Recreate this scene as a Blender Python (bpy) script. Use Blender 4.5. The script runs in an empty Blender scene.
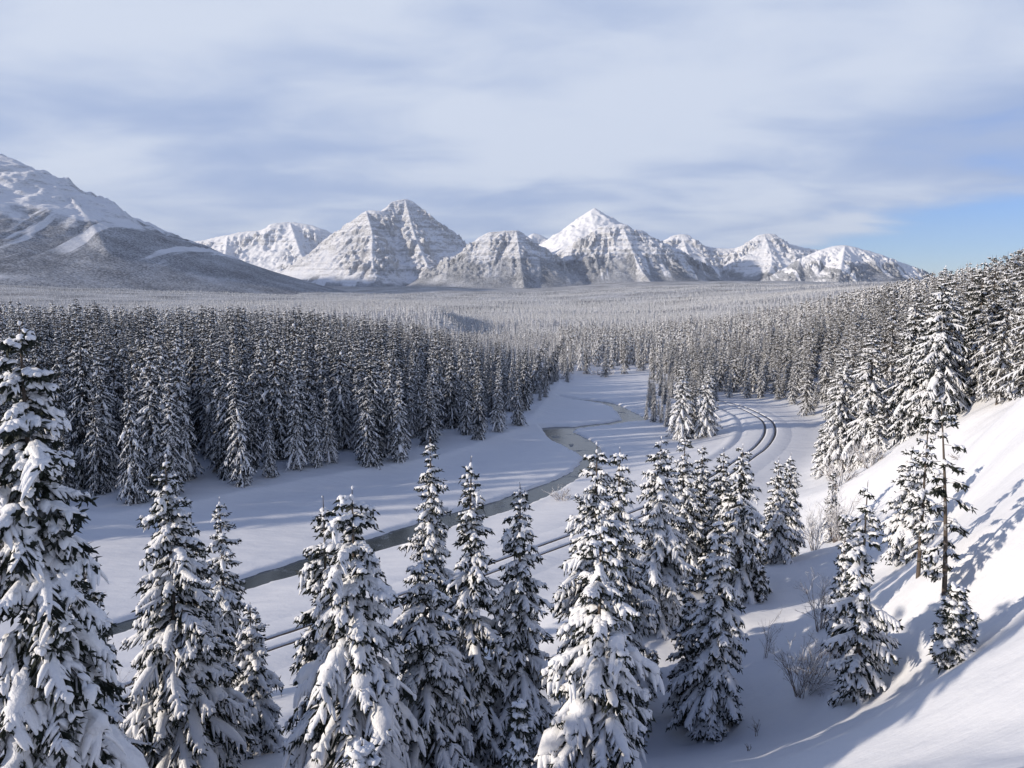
import bpy, math, random
import numpy as np
from math import radians

# ------------------------------------------------------------------ camera, sky, sun, exposure
F, W, H = 773.0, 1024, 768
CAMZ = 23.0
PITCH = math.atan(96.0 / F)
cam = bpy.data.cameras.new('camera'); cam.sensor_width = 36; cam.lens = 36 * F / W
cam.clip_start = 0.2; cam.clip_end = 60000
camo = bpy.data.objects.new('camera', cam); bpy.context.scene.collection.objects.link(camo)
camo.location = (0, 0, CAMZ); camo.rotation_euler = (math.pi / 2 - PITCH, 0, 0)
S = bpy.context.scene; S.camera = camo
COL = S.collection

SUN_EL, SUN_AZ = radians(15), math.atan2(-0.29, -0.955)   # direction towards the sun in plan
sd = (math.cos(SUN_EL) * math.cos(SUN_AZ), math.cos(SUN_EL) * math.sin(SUN_AZ), math.sin(SUN_EL))
sun = bpy.data.lights.new('sun', 'SUN'); sun.energy = 4.5; sun.angle = radians(0.9); sun.color = (1.0, 0.885, 0.745)
suno = bpy.data.objects.new('sun', sun); COL.objects.link(suno)
from mathutils import Vector
suno.rotation_euler = Vector(sd).to_track_quat('Z', 'Y').to_euler()

S.view_settings.view_transform = 'Standard'; S.view_settings.look = 'None'
S.view_settings.exposure = 0.13; S.view_settings.gamma = 1.0; S.view_settings.use_curve_mapping = False
S.render.engine = 'CYCLES'
S.cycles.max_bounces = 5; S.cycles.diffuse_bounces = 3; S.cycles.glossy_bounces = 2
S.cycles.transmission_bounces = 1; S.cycles.volume_bounces = 0; S.cycles.transparent_max_bounces = 4
S.cycles.use_denoising = True
S.cycles.caustics_reflective = False; S.cycles.caustics_refractive = False


class NT:
    """small helper for node trees"""
    def __init__(s, tree):
        s.t = tree; s.n = tree.nodes; s.l = tree.links
    def node(s, typ, **kw):
        n = s.n.new(typ)
        for k, v in kw.items():
            if k == 'inp':
                for a, b in v.items():
                    if isinstance(b, bpy.types.NodeSocket): s.l.new(b, n.inputs[a])
                    else: n.inputs[a].default_value = b
            else: setattr(n, k, v)
        return n
    def math(s, op, a, b=0.0, c=None, clamp=False):
        inp = {0: a, 1: b}
        if c is not None: inp[2] = c
        return s.node('ShaderNodeMath', operation=op, use_clamp=clamp, inp=inp).outputs[0]
    def ramp(s, v, lo, hi, a=0.0, b=1.0):
        return s.node('ShaderNodeMapRange', interpolation_type='SMOOTHSTEP', inp={0: v, 1: lo, 2: hi, 3: a, 4: b}).outputs[0]
    def mix(s, f, a, b):
        n = s.node('ShaderNodeMix', data_type='RGBA')
        for i, v in ((0, f), (6, a), (7, b)):
            if isinstance(v, bpy.types.NodeSocket): s.l.new(v, n.inputs[i])
            else: n.inputs[i].default_value = v if i == 0 else (*v, 1)
        return n.outputs[2]
    def noise(s, vec, scale, detail=4, rough=0.55, dist=0.0):
        return s.node('ShaderNodeTexNoise', inp={'Vector': vec, 'Scale': scale, 'Detail': detail, 'Roughness': rough, 'Distortion': dist}).outputs[0]


world = bpy.data.worlds.new('World'); S.world = world; world.use_nodes = True
nt = NT(world.node_tree); nt.n.clear()
sky = nt.node('ShaderNodeTexSky', sky_type='NISHITA', sun_disc=False, sun_elevation=SUN_EL,
              sun_rotation=math.pi / 2 - SUN_AZ, altitude=1500.0, air_density=1.0, dust_density=0.0, ozone_density=3.0)
tc = nt.node('ShaderNodeTexCoord')
sep = nt.node('ShaderNodeSeparateXYZ', inp={0: tc.outputs['Generated']})
zz = nt.math('ADD', nt.math('MAXIMUM', sep.outputs[2], 0.0), 0.16)
pl = nt.node('ShaderNodeCombineXYZ', inp={0: nt.math('DIVIDE', sep.outputs[0], zz), 1: nt.math('DIVIDE', sep.outputs[1], zz), 2: 0.0})
mp = nt.node('ShaderNodeMapping', inp={0: pl.outputs[0], 'Location': (3.1, 1.7, 0), 'Rotation': (0, 0, 0.5), 'Scale': (0.75, 1.0, 1)})
n1 = nt.noise(mp.outputs[0], 0.75, 5, 0.48, 0.3)
n2 = nt.noise(mp.outputs[0], 2.4, 6, 0.50, 0.4)
dens = nt.math('ADD', nt.math('MULTIPLY', n1, 0.65), nt.math('MULTIPLY', n2, 0.35))
# a gap of clear air low in the sky on the right, as one finds under the edge of a cloud deck
gx = nt.ramp(sep.outputs[0], 0.22, 0.62)
gz = nt.ramp(sep.outputs[2], 0.13, 0.04)
gap = nt.math('MULTIPLY', gx, gz)
dens2 = nt.math('SUBTRACT', dens, nt.math('MULTIPLY', gap, 0.62))
high = nt.ramp(sep.outputs[2], 0.42, 0.80)
cover = nt.math('MULTIPLY', nt.ramp(dens2, 0.20, 0.43, 0.0, 0.96), nt.math('SUBTRACT', 1.0, nt.math('MULTIPLY', high, 0.9)))
lum = nt.ramp(dens, 0.40, 0.60, 0.0, 1.0)
ccol = nt.mix(lum, (4.0, 5.0, 7.3), (6.5, 7.2, 8.6))
skyc = nt.mix(1.0, (0, 0, 0), (1, 1, 1))
vm = nt.node('ShaderNodeVectorMath', operation='MULTIPLY', inp={0: sky.outputs[0], 1: (0.86, 0.94, 1.32)})
fin = nt.node('ShaderNodeMix', data_type='RGBA')
nt.l.new(cover, fin.inputs[0]); nt.l.new(vm.outputs[0], fin.inputs[6]); nt.l.new(ccol, fin.inputs[7])
bg = nt.node('ShaderNodeBackground', inp={0: fin.outputs[2], 1: 0.095})
nt.l.new(bg.outputs[0], nt.node('ShaderNodeOutputWorld').inputs[0])

# ------------------------------------------------------------------ projection helpers (photo pixel -> point in the place)
cP, sP = math.cos(PITCH), math.sin(PITCH)
def ray(px, py):
    cx = (px - 512) / F; cy = (384 - py) / F
    return np.array([cx, cP + cy * sP, -sP + cy * cP])
def at_d(px, py, d):
    r = ray(px, py); return np.array([0, 0, CAMZ]) + r * (d / r[1])
def at_z(px, py, z):
    r = ray(px, py); return np.array([0, 0, CAMZ]) + r * ((z - CAMZ) / r[2])
def project(p):
    x, y, z = p[..., 0], p[..., 1], p[..., 2] - CAMZ
    dep = y * cP - z * sP; up = y * sP + z * cP
    return 512 + F * x / dep, 384 - F * up / dep, dep

# ------------------------------------------------------------------ numpy noise
def _hash(ix, iy, seed):
    h = (ix.astype(np.int64) * 374761393 + iy.astype(np.int64) * 668265263 + seed * 1442695041) & 0xffffffff
    h = ((h ^ (h >> 13)) * 1274126177) & 0xffffffff
    h = (h ^ (h >> 16)) & 0xffffffff
    return h
def gnoise(x, y, seed=0):
    x = np.asarray(x, float); y = np.asarray(y, float)
    ix = np.floor(x); iy = np.floor(y); fx = x - ix; fy = y - iy
    u = fx * fx * fx * (fx * (fx * 6 - 15) + 10); v = fy * fy * fy * (fy * (fy * 6 - 15) + 10)
    def g(ax, ay):
        a = _hash(ix + ax, iy + ay, seed) * (2 * math.pi / 4294967296.0)
        return np.cos(a) * (fx - ax) + np.sin(a) * (fy - ay)
    n00, n10, n01, n11 = g(0, 0), g(1, 0), g(0, 1), g(1, 1)
    return ((n00 * (1 - u) + n10 * u) * (1 - v) + (n01 * (1 - u) + n11 * u) * v) * 1.5
def fbm(x, y, o=4, seed=0, gain=0.5):
    s = 0; a = 1.0; f = 1.0
    for i in range(o):
        s = s + a * gnoise(x * f, y * f, seed + i); a *= gain; f *= 2.03
    return s
def ridged(x, y, o=4, seed=0, gain=0.5):
    s = 0; a = 1.0; f = 1.0; w = 1.0
    for i in range(o):
        n = 1 - np.abs(gnoise(x * f, y * f, seed + i)); n = n * n * w
        s = s + a * n; w = np.clip(n * 1.5, 0, 1); a *= gain; f *= 2.07
    return s
def sstep(x, a, b):
    t = np.clip((x - a) / (b - a), 0, 1); return t * t * (3 - 2 * t)

def poly_dist(x, y, P, closed=False):
    """distance to a polyline, the parameter of the nearest point, and (closed) whether inside"""
    x = np.asarray(x, float); y = np.asarray(y, float)
    best = np.full(x.shape, 1e18); par = np.zeros(x.shape)
    ins = np.zeros(x.shape, bool); n = len(P)
    for i in range(n if closed else n - 1):
        ax, ay = P[i][:2]; bx, by = P[(i + 1) % n][:2]
        dx, dy = bx - ax, by - ay
        t = np.clip(((x - ax) * dx + (y - ay) * dy) / (dx * dx + dy * dy + 1e-12), 0, 1)
        d = (x - ax - t * dx) ** 2 + (y - ay - t * dy) ** 2
        m = d < best; best = np.where(m, d, best); par = np.where(m, i + t, par)
        if closed and ay != by:
            c = ((ay > y) != (by > y)) & (x < (bx - ax) * (y - ay) / (by - ay) + ax)
            ins ^= c
    return np.sqrt(best), par, ins

def catmull(P, n=8):
    P = np.asarray(P, float); out = []
    Q = np.vstack([2 * P[0] - P[1], P, 2 * P[-1] - P[-2]])
    for i in range(1, len(Q) - 2):
        for t in np.arange(n) / n:
            a, b, c, d = Q[i - 1:i + 3]
            out.append(0.5 * (2 * b + (c - a) * t + (2 * a - 5 * b + 4 * c - d) * t * t + (3 * b - a - 3 * c + d) * t ** 3))
    out.append(P[-1]); return np.array(out)

# ------------------------------------------------------------------ the lie of the land
ZT = 1.3
TRK_PX = [(60, 712), (150, 684), (279, 641), (401, 600), (480, 572), (557, 544), (620, 521), (680, 496), (718, 477), (749, 456), (762, 446),
          (770, 433), (768, 422), (757, 414.5), (743, 408), (724, 402.5), (700, 399)]
TRK = [at_z(a, b, ZT)[:2] for a, b in TRK_PX]
TRK = [TRK[0] + (TRK[0] - TRK[1]) * 3] + TRK
TRK = catmull(TRK, 8)
PATH = catmull([at_z(a, b, 1.1)[:2] for a, b in [(690, 475), (706, 466), (728, 451), (736, 444), (741.5, 434.5), (742, 425), (736, 416), (722, 409)]], 5)

def wpoly(pts): return [at_z(a, b, -0.2)[:2] for a, b in pts]
WATER = [wpoly([(-60, 686), (60, 645), (150, 613), (200, 593), (263, 572), (401, 529), (450, 513.5), (500, 500), (529, 490), (558.6, 479), (574, 471), (582, 463.5), (586, 456),
                (568, 446), (553, 440), (544, 431), (541, 427.5), (556, 426), (574, 426.5), (590, 424.2), (609, 422.3), (624, 419.5), (622, 414), (614, 407), (604, 403.3),
                (588, 401), (560, 398.6), (560, 397.6), (588, 399.6), (606, 401.4), (619, 405.2), (631, 411.5), (648, 419), (640, 420.5), (625, 421.6), (609, 424.6), (588, 426.8), (574, 429),
                (571, 431.5), (588, 439.5), (597, 447), (600, 457), (590, 469), (576, 477), (558, 488), (539, 498), (520, 506.5), (450, 526), (401, 543), (263, 582),
                (200, 602), (150, 621), (60, 653), (-60, 695)])]

CTRL = []
for a, b, d in [(1024, 768, 13), (1024, 620, 20), (1024, 500, 29), (1024, 440, 36), (1024, 392, 44), (950, 560, 29), (868, 690, 26), (958, 667, 23),
                (720, 722, 30), (660, 612, 39), (785, 556, 49), (700, 640, 36), (838, 530, 58), (862, 470, 76), (940, 428, 60), (900, 520, 50),
                (760, 640, 35), (640, 768, 22.5), (500, 768, 25), (300, 750, 28), (100, 768, 25), (-40, 768, 20),
                (945, 402, 72), (1024, 352, 80), (1100, 340, 90), (1024, 330, 120), (912, 565, 38), (700, 768, 24), (800, 768, 19), (900, 768, 16), (560, 640, 39),
                (250, 742, 30), (228, 626, 41), (400, 690, 36)]:
    CTRL.append(at_d(a, b, d))
CTRL += [np.array(p, float) for p in [(0, 0, 21.4), (-8, -6, 20.6), (10, -3, 22), (0, -30, 21.5), (-40, -30, 19), (40, -20, 26), (60, 20, 27), (-30, 0, 13), (-60, 10, 4),
          (4, 5, 19.2), (-6, 6, 17.8), (-9, 14, 11.5), (9, 6, 19.8),
          (90, 180, 10), (130, 180, 18), (110, 250, 11), (170, 250, 22), (200, 120, 38), (120, 90, 27), (60, 180, 3), (60, 250, 2), (110, 130, 18), (80, 130, 8.5), (200, 300, 20), (120, 350, 8)]]
# valley floor beside the tracks
for a, b in [(60, 725), (200, 680), (330, 648), (470, 592), (560, 562), (640, 528), (700, 505), (760, 480), (800, 455), (812, 430), (770, 412), (730, 400), (690, 380)]:
    p = at_z(a, b, 0.6); CTRL.append(np.array([p[0], p[1], 0.2]))
for p in [(-60, 60, -2), (-30, 80, -2), (0, 110, -2), (20, 160, -2), (0, 200, -2), (-100, 120, -2), (30, 250, -2), (-60, 220, -2), (-150, 60, -2), (-150, 200, -2)]:
    CTRL.append(np.array(p, float))
CTRL = np.array(CTRL)
_n = len(CTRL)
def _phi(r): return np.sqrt(r * r + 9.0)
_d = np.hypot(CTRL[:, None, 0] - CTRL[None, :, 0], CTRL[:, None, 1] - CTRL[None, :, 1])
_A = np.zeros((_n + 3, _n + 3)); _A[:_n, :_n] = _phi(_d) - 0.4 * np.eye(_n)
_A[:_n, _n] = 1; _A[:_n, _n + 1] = CTRL[:, 0]; _A[:_n, _n + 2] = CTRL[:, 1]; _A[_n:, :_n] = _A[:_n, _n:].T
_w = np.linalg.solve(_A, np.concatenate([CTRL[:, 2], [0, 0, 0]]))

LB_PX = [(-120, 540), (0, 508), (110, 514), (200, 500), (300, 480), (430, 458), (470, 446), (520, 428), (542, 405), (552, 392), (560, 383)]
LB = [at_z(a, b, 1.0)[:2] for a, b in LB_PX]
LBC = [LB[0] + np.array([-200., 20.])] + LB + [LB[-1] + np.array([0., 60.]), np.array([-600., 700.])]

def ground(x, y):
    x = np.atleast_1d(np.asarray(x, float)); y = np.atleast_1d(np.asarray(y, float))
    xc = np.clip(x, -220, 260); yc = np.clip(y, -60, 420)
    hill = np.full(x.shape, _w[_n]) + _w[_n + 1] * xc + _w[_n + 2] * yc
    for i in range(_n):
        hill = hill + _w[i] * _phi(np.hypot(xc - CTRL[i, 0], yc - CTRL[i, 1]))
    # keep only the hill to the right of the valley and under the viewpoint
    side = sstep(x + 0.12 * (y - 60), -70, -20)
    side = np.where(y < 60, np.maximum(side, sstep(60 - y, 0, 40)), side)
    hill = hill * side - 2 * (1 - side)
    z = np.logaddexp(hill * 1.3, 0.0) / 1.3          # smooth max with the flats
    # left bank under the forest
    dl, _, inl = poly_dist(x, y, LBC, closed=True)
    z = z + np.where(inl, 1.0 + 0.035 * np.minimum(dl, 90), np.exp(-dl / 2.5) * 1.0)
    # drop into the wide basin, then rise to the foot of the mountains
    R = np.hypot(x * 0.85, y)
    drop = sstep(R, 240, 720)
    fade = 1 - sstep(R, 300, 900)
    z = z * fade
    bas = -27 + 14 * gnoise(x / 900, y / 700, 5) * sstep(R, 500, 1500) + 6 * gnoise(x / 260, y / 300, 6)
    bas = bas + (58 + 22 * gnoise(x / 1500, y / 1500, 8)) * sstep(y, 3600, 8600) 
    bas = bas + sstep(-x - 0.18 * y, 0, 3500) * 150 * sstep(R, 900, 4500)
    bas = bas + sstep(x + 0.02 * y, 150, 1300) * 55 * sstep(R, 250, 1100)
    z = z + bas * drop
    z = z + 21 * (1 - sstep(x + 95 + 0.10 * (y - 900) + 25 * gnoise(y / 160, x / 500, 61), 0, 45)) * sstep(x, -900, -250) * np.exp(-((y - 1000) / 330) ** 4)  # made-up terrace step, shaped to throw a dark band of shade eastwards
    z = z + (0.24 * fbm(x / 9, y / 9, 3, 11) + 0.13 * fbm(x / 2.6 + 0.1 * y, y / 3.4, 2, 14) + 0.025 * fbm(x / 0.9, y / 0.9, 2, 15)) * sstep(z, 0.8, 3.0) + 0.05 * fbm(x / 6, y / 5, 3, 12)
    # a small hump of buried snow beside the young tree
    hp = at_d(934, 664, 23.6); z = z + 0.38 * np.exp(-(((x - hp[0]) / 0.62) ** 2 + ((y - hp[1]) / 0.6) ** 2) ** 1.5)
    # railway embankment
    near = (R < 320)
    dt = np.full(x.shape, 1e3)
    dt[near], _, _ = poly_dist(x[near], y[near], TRK)
    e = 1 - sstep(dt, 3.4, 13.0)
    z = z * (1 - e) + (ZT - 0.12) * e
    z = z - 0.25 * (1 - sstep(dt, 1.5, 2.2))
    dp = np.full(x.shape, 1e3)
    dp[near], _, _ = poly_dist(x[near], y[near], PATH)
    z = np.where(dt > 3.5, z - 0.22 * np.exp(-(dp / 0.35) ** 2) + 0.15 * np.exp(-((dp - 1.1) / 0.6) ** 2), z)
    # river channel
    for P in WATER:
        dw = np.full(x.shape, 1e3); iw = np.zeros(x.shape, bool)
        dw[near], _, iw[near] = poly_dist(x[near], y[near], P, closed=True)
        sdw = np.where(iw, -dw, dw) + 0.25 * gnoise(x / 1.7, y / 1.7, 31) + 0.12 * gnoise(x / .6, y / .6, 32)
        z = z - 0.78 * (1 - sstep(sdw, -0.15, 0.75)) - 0.10 * (1 - sstep(sdw, 0.4, 6))
    return z

# ------------------------------------------------------------------ mesh helpers
def grid_faces(nx, ny):
    i = np.arange(nx * ny).reshape(ny, nx)
    return np.stack([i[:-1, :-1], i[:-1, 1:], i[1:, 1:], i[1:, :-1]], -1).reshape(-1, 4)

def make_mesh(name, v, f, mats, smooth=True, mi=None):
    v = np.ascontiguousarray(v, dtype=np.float32); f = np.ascontiguousarray(f, dtype=np.int32)
    me = bpy.data.meshes.new(name)
    me.vertices.add(len(v)); me.vertices.foreach_set('co', v.ravel())
    k = f.shape[1]
    me.loops.add(f.size); me.loops.foreach_set('vertex_index', f.ravel())
    me.polygons.add(len(f))
    me.polygons.foreach_set('loop_start', np.arange(0, f.size, k, dtype=np.int32))
    if mi is not None: me.polygons.foreach_set('material_index', np.asarray(mi, np.int32))
    me.update(calc_edges=True)
    me.polygons.foreach_set('use_smooth', np.full(len(f), smooth) if np.isscalar(smooth) else smooth)
    for m in mats: me.materials.append(m)
    return me

def link(name, data, parent=None, loc=(0, 0, 0), **props):
    o = bpy.data.objects.new(name, data); COL.objects.link(o); o.location = loc
    if parent: o.parent = parent
    for k, v in props.items(): o[k] = v
    return o

def new_mat(name):
    m = bpy.data.materials.new(name); m.use_nodes = True
    n = NT(m.node_tree); n.n.clear()
    out = n.node('ShaderNodeOutputMaterial')
    return m, n, out
def principled(n, out, color, rough=0.8, spec=0.2, normal=None, **kw):
    p = n.node('ShaderNodeBsdfPrincipled', inp={'Roughness': rough, 'Specular IOR Level': spec})
    if isinstance(color, bpy.types.NodeSocket): n.l.new(color, p.inputs['Base Color'])
    else: p.inputs['Base Color'].default_value = (*color, 1)
    if normal is not None: n.l.new(normal, p.inputs['Normal'])
    for k, v in kw.items(): p.inputs[k].default_value = v
    n.l.new(p.outputs[0], out.inputs[0]); return p
def bump(n, h, strength, dist):
    return n.node('ShaderNodeBump', inp={'Height': h, 'Strength': strength, 'Distance': dist}).outputs[0]

# ------------------------------------------------------------------ materials
def mat_ground():
    m, n, out = new_mat('snow_ground')
    g = n.node('ShaderNodeNewGeometry'); P = g.outputs['Position']
    far = n.node('ShaderNodeSeparateXYZ', inp={0: P})
    ln = n.node('ShaderNodeVectorMath', operation='LENGTH', inp={0: P}).outputs['Value']
    # wooded ground beyond the river flats: frosted canopy seen between the nearest trees of each stand
    st = n.node('ShaderNodeMapping', inp={0: P, 'Scale': (1, 1, 1)}).outputs[0]
    c1 = n.noise(st, 0.11, 3, 0.7); c2 = n.noise(st, 0.006, 4, 0.6); c3 = n.noise(st, 0.45, 2, 0.6)
    can = n.math('ADD', n.math('MULTIPLY', c1, 0.6), n.math('ADD', n.math('MULTIPLY', c2, 0.5), n.math('MULTIPLY', c3, 0.3)))
    wood = n.mix(n.ramp(can, 0.50, 0.86), (0.07, 0.07, 0.068), (0.66, 0.66, 0.67))
    fl = n.ramp(ln, 330.0, 620.0)
    snowc = n.mix(n.noise(P, 0.35, 3), (0.77, 0.78, 0.81), (0.84, 0.85, 0.87))
    col = n.mix(fl, snowc, wood)
    h1 = n.noise(n.node('ShaderNodeMapping', inp={0: P, 'Rotation': (0, 0, 0.6), 'Scale': (0.5, 1.3, 1)}).outputs[0], 0.55, 5, 0.5)
    h2 = n.noise(P, 5.0, 4, 0.6)
    hh = n.math('ADD', h1, n.math('MULTIPLY', h2, 0.10))
    nb = bump(n, hh, 0.45, 0.30)
    p = principled(n, out, col, 0.65, 0.12, nb)
    return m
def mat_snow(name='tree_snow', sc=13.0, strength=0.5, dist=0.07, sss=True):
    m, n, out = new_mat(name)
    tcn = n.node('ShaderNodeTexCoord').outputs['Object']
    h = n.noise(tcn, sc, 4, 0.6)
    c = n.mix(n.noise(tcn, 2.0, 2), (0.80, 0.81, 0.84), (0.88, 0.885, 0.90))
    principled(n, out, c, 0.6, 0.15, bump(n, h, strength, dist))
    return m
def mat_needles(name, dark, frost, lo, hi, sc):
    m, n, out = new_mat(name)
    tcn = n.node('ShaderNodeTexCoord').outputs['Object']
    f = n.ramp(n.noise(tcn, sc, 3, 0.7), lo, hi)
    c = n.mix(n.math('MULTIPLY', f, 0.85), dark, frost)
    principled(n, out, c, 0.8, 0.1)
    return m
def mat_bark():
    m, n, out = new_mat('bark')
    tcn = n.node('ShaderNodeTexCoord').outputs['Object']
    st = n.node('ShaderNodeMapping', inp={0: tcn, 'Scale': (6, 6, 1.2)}).outputs[0]
    f = n.noise(st, 4, 5, 0.7)
    c = n.mix(f, (0.045, 0.035, 0.028), (0.17, 0.14, 0.12))
    fr = n.ramp(n.noise(tcn, 3.0, 4), 0.56, 0.66)
    c = n.mix(n.math('MULTIPLY', fr, 0.6), c, (0.6, 0.62, 0.66))
    principled(n, out, c, 0.9, 0.1, bump(n, f, 0.6, 0.02))
    return m
M_GROUND = mat_ground()
M_SNOW = mat_snow()
M_NEEDLE = mat_needles('spruce_needles', (0.030, 0.036, 0.028), (0.30, 0.31, 0.33), 0.50, 0.80, 5.0)
M_NEEDLE_MID = mat_needles('spruce_needles_frosted', (0.054, 0.050, 0.034), (0.50, 0.50, 0.52), 0.42, 0.70, 3.0)
M_NEEDLE_RIVER = mat_needles('spruce_needles_frost_shade_blue', (0.022, 0.029, 0.033), (0.38, 0.43, 0.52), 0.46, 0.76, 3.0)  # frosted needles; blue of the stand's shade mixed into both colours
M_BARK = mat_bark()

# ------------------------------------------------------------------ ground sheet, reaching the mountains
def axis(segs):
    out = [segs[0][0]]
    for a, b, s0, s1 in segs:
        x = a; 
        n = max(2, int(2 * abs(b - a) / (s0 + s1)))
        t = np.linspace(0, 1, n + 1)[1:]
        # steps growing linearly from s0 to s1
        c = s0 * t + (s1 - s0) * t * t / 2; c = c / c[-1]
        out += list(a + (b - a) * c)
    return np.array(out)
gx = axis([(-14000, -2500, 700, 60), (-2500, -300, 60, 6), (-300, -70, 6, 0.8), (-70, 75, 0.42, 0.42), (75, 300, 0.8, 6), (300, 2500, 6, 60), (2500, 14000, 60, 700)])
gy = axis([(-1500, -60, 80, 6), (-60, 8, 6, 0.8), (8, 125, 0.42, 0.42), (125, 215, 0.5, 0.9), (215, 500, 0.9, 6), (500, 3000, 6, 35), (3000, 19000, 60, 500)])
GX, GY = np.meshgrid(gx, gy)
GZ = ground(GX.ravel(), GY.ravel())
v = np.stack([GX.ravel(), GY.ravel(), GZ], -1)
link('ground', make_mesh('ground', v, grid_faces(len(gx), len(gy)), [M_GROUND]), kind='structure')

# interpolated lookup (fast) for everything that stands on the ground
def gz(x, y):
    x = np.atleast_1d(x); y = np.atleast_1d(y)
    G = GZ.reshape(len(gy), len(gx))
    i = np.clip(np.searchsorted(gx, x) - 1, 0, len(gx) - 2); j = np.clip(np.searchsorted(gy, y) - 1, 0, len(gy) - 2)
    tx = (x - gx[i]) / (gx[i + 1] - gx[i]); ty = (y - gy[j]) / (gy[j + 1] - gy[j])
    return (G[j, i] * (1 - tx) + G[j, i + 1] * tx) * (1 - ty) + (G[j + 1, i] * (1 - tx) + G[j + 1, i + 1] * tx) * ty

# ------------------------------------------------------------------ river
def river():
    m, n, out = new_mat('river_water')
    P = n.node('ShaderNodeNewGeometry').outputs['Position']
    slush = n.ramp(n.noise(P, 0.28, 5, 0.65, 0.6), 0.56, 0.72)
    fine = n.noise(P, 3.0, 4, 0.7)
    c = n.mix(n.math('MULTIPLY', slush, n.ramp(fine, 0.3, 0.6)), (0.034, 0.044, 0.050), (0.20, 0.23, 0.27))
    p = principled(n, out, c, 0.22, 0.5, bump(n, n.noise(P, 2.2, 4, 0.6), 0.35, 0.04))
    n.l.new(n.ramp(slush, 0, 1, 0.18, 0.6), p.inputs['Roughness'])
    P_ = np.array(WATER[0]); lo = P_.min(0) - 3; hi = P_.max(0) + 3
    xs = np.arange(lo[0], hi[0], 1.0); ys = np.arange(lo[1], hi[1], 1.0)
    X, Y = np.meshgrid(xs, ys)
    d, _, ins = poly_dist(X.ravel(), Y.ravel(), WATER[0], closed=True)
    keep = ins | (d < 2.8)
    f = grid_faces(len(xs), len(ys)); f = f[keep[f].all(1)]
    use, inv = np.unique(f, return_inverse=True)
    vv = np.stack([X.ravel()[use], Y.ravel()[use], np.full(len(use), -0.36)], -1)
    link('river', make_mesh('river', vv, inv.reshape(-1, 4), [m]), kind='structure')
river()

# ------------------------------------------------------------------ railway
def ribbon(path, prof, z0):
    """sweep a cross-section (offset, height) along a plan path"""
    P = np.asarray(path); T = np.gradient(P, axis=0); T /= np.linalg.norm(T, axis=1)[:, None]
    N = np.stack([-T[:, 1], T[:, 0]], -1)
    o = np.array([q[0] for q in prof]); h = np.array([q[1] for q in prof])
    xy = P[:, None, :] + N[:, None, :] * o[None, :, None]
    z = np.broadcast_to(z0 + h, xy.shape[:2])
    return np.concatenate([xy, z[..., None]], -1).reshape(-1, 3), grid_faces(len(prof), len(P))
def railway():
    seg = np.r_[0, np.cumsum(np.hypot(*np.diff(TRK, axis=0).T))]
    s = np.arange(0, seg[-1], 0.5)
    P = np.stack([np.interp(s, seg, TRK[:, 0]), np.interp(s, seg, TRK[:, 1])], -1)
    mb, n, out = new_mat('grey_ballast')
    Po = n.node('ShaderNodeNewGeometry').outputs['Position']
    c = n.mix(n.noise(Po, 9, 4, 0.7), (0.05, 0.048, 0.045), (0.22, 0.22, 0.23))
    c = n.mix(n.ramp(n.noise(Po, 1.1, 4, 0.7), 0.56, 0.68), c, (0.7, 0.71, 0.74))
    principled(n, out, c, 0.9, 0.1, bump(n, n.noise(Po, 14, 3), 0.8, 0.05))
    prof = [(-3.7, -0.20), (-3.0, -0.10), (-2.2, 0.0), (-1.12, 0.05), (-0.95, 0.03), (-0.89, -0.12), (-0.62, -0.12), (-0.57, 0.0), (-0.3, 0.03), (0.3, 0.03), (0.57, 0.0),
            (0.62, -0.12), (0.89, -0.12), (0.95, 0.03), (1.12, 0.05), (2.2, 0.0), (3.0, -0.10), (3.7, -0.20)]
    v, f = ribbon(P, prof, ZT)
    k = np.tile(np.arange(len(prof) - 1), len(P) - 1)
    mi = np.isin(k, [5, 11]).astype(int)
    v[:, 2] += 0.025 * gnoise(v[:, 0] / 0.8, v[:, 1] / 0.8, 77) 
    link('railway_bed', make_mesh('railway_bed', v, f, [M_GROUND, mb], True, mi), kind='structure')
    ms, n, out = new_mat('rail_steel')
    principled(n, out, n.mix(n.noise(n.node('ShaderNodeNewGeometry').outputs['Position'], 3, 3), (0.07, 0.05, 0.04), (0.16, 0.13, 0.12)), 0.5, 0.5, None, Metallic=0.5)
    c0 = P[len(P) // 2]
    root = link('railway_track', None, None, (c0[0], c0[1], ZT - 0.14), label='single railway track curving through the snow between river and hillside', category='railway track')
    for sgn in (-1, 1):
        o = sgn * 0.745
        prof = [(o - 0.07, -0.16), (o - 0.07, -0.13), (o - 0.012, -0.11), (o - 0.012, -0.03), (o - 0.036, -0.025), (o - 0.036, 0.012), (o + 0.036, 0.012), (o + 0.036, -0.025), (o + 0.012, -0.03), (o + 0.012, -0.11), (o + 0.07, -0.13), (o + 0.07, -0.16)]
        v, f = ribbon(P, prof, ZT); v -= np.array([c0[0], c0[1], ZT - 0.14])
        link('rail', make_mesh('rail', v, f, [ms], False), root)
railway()

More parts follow.
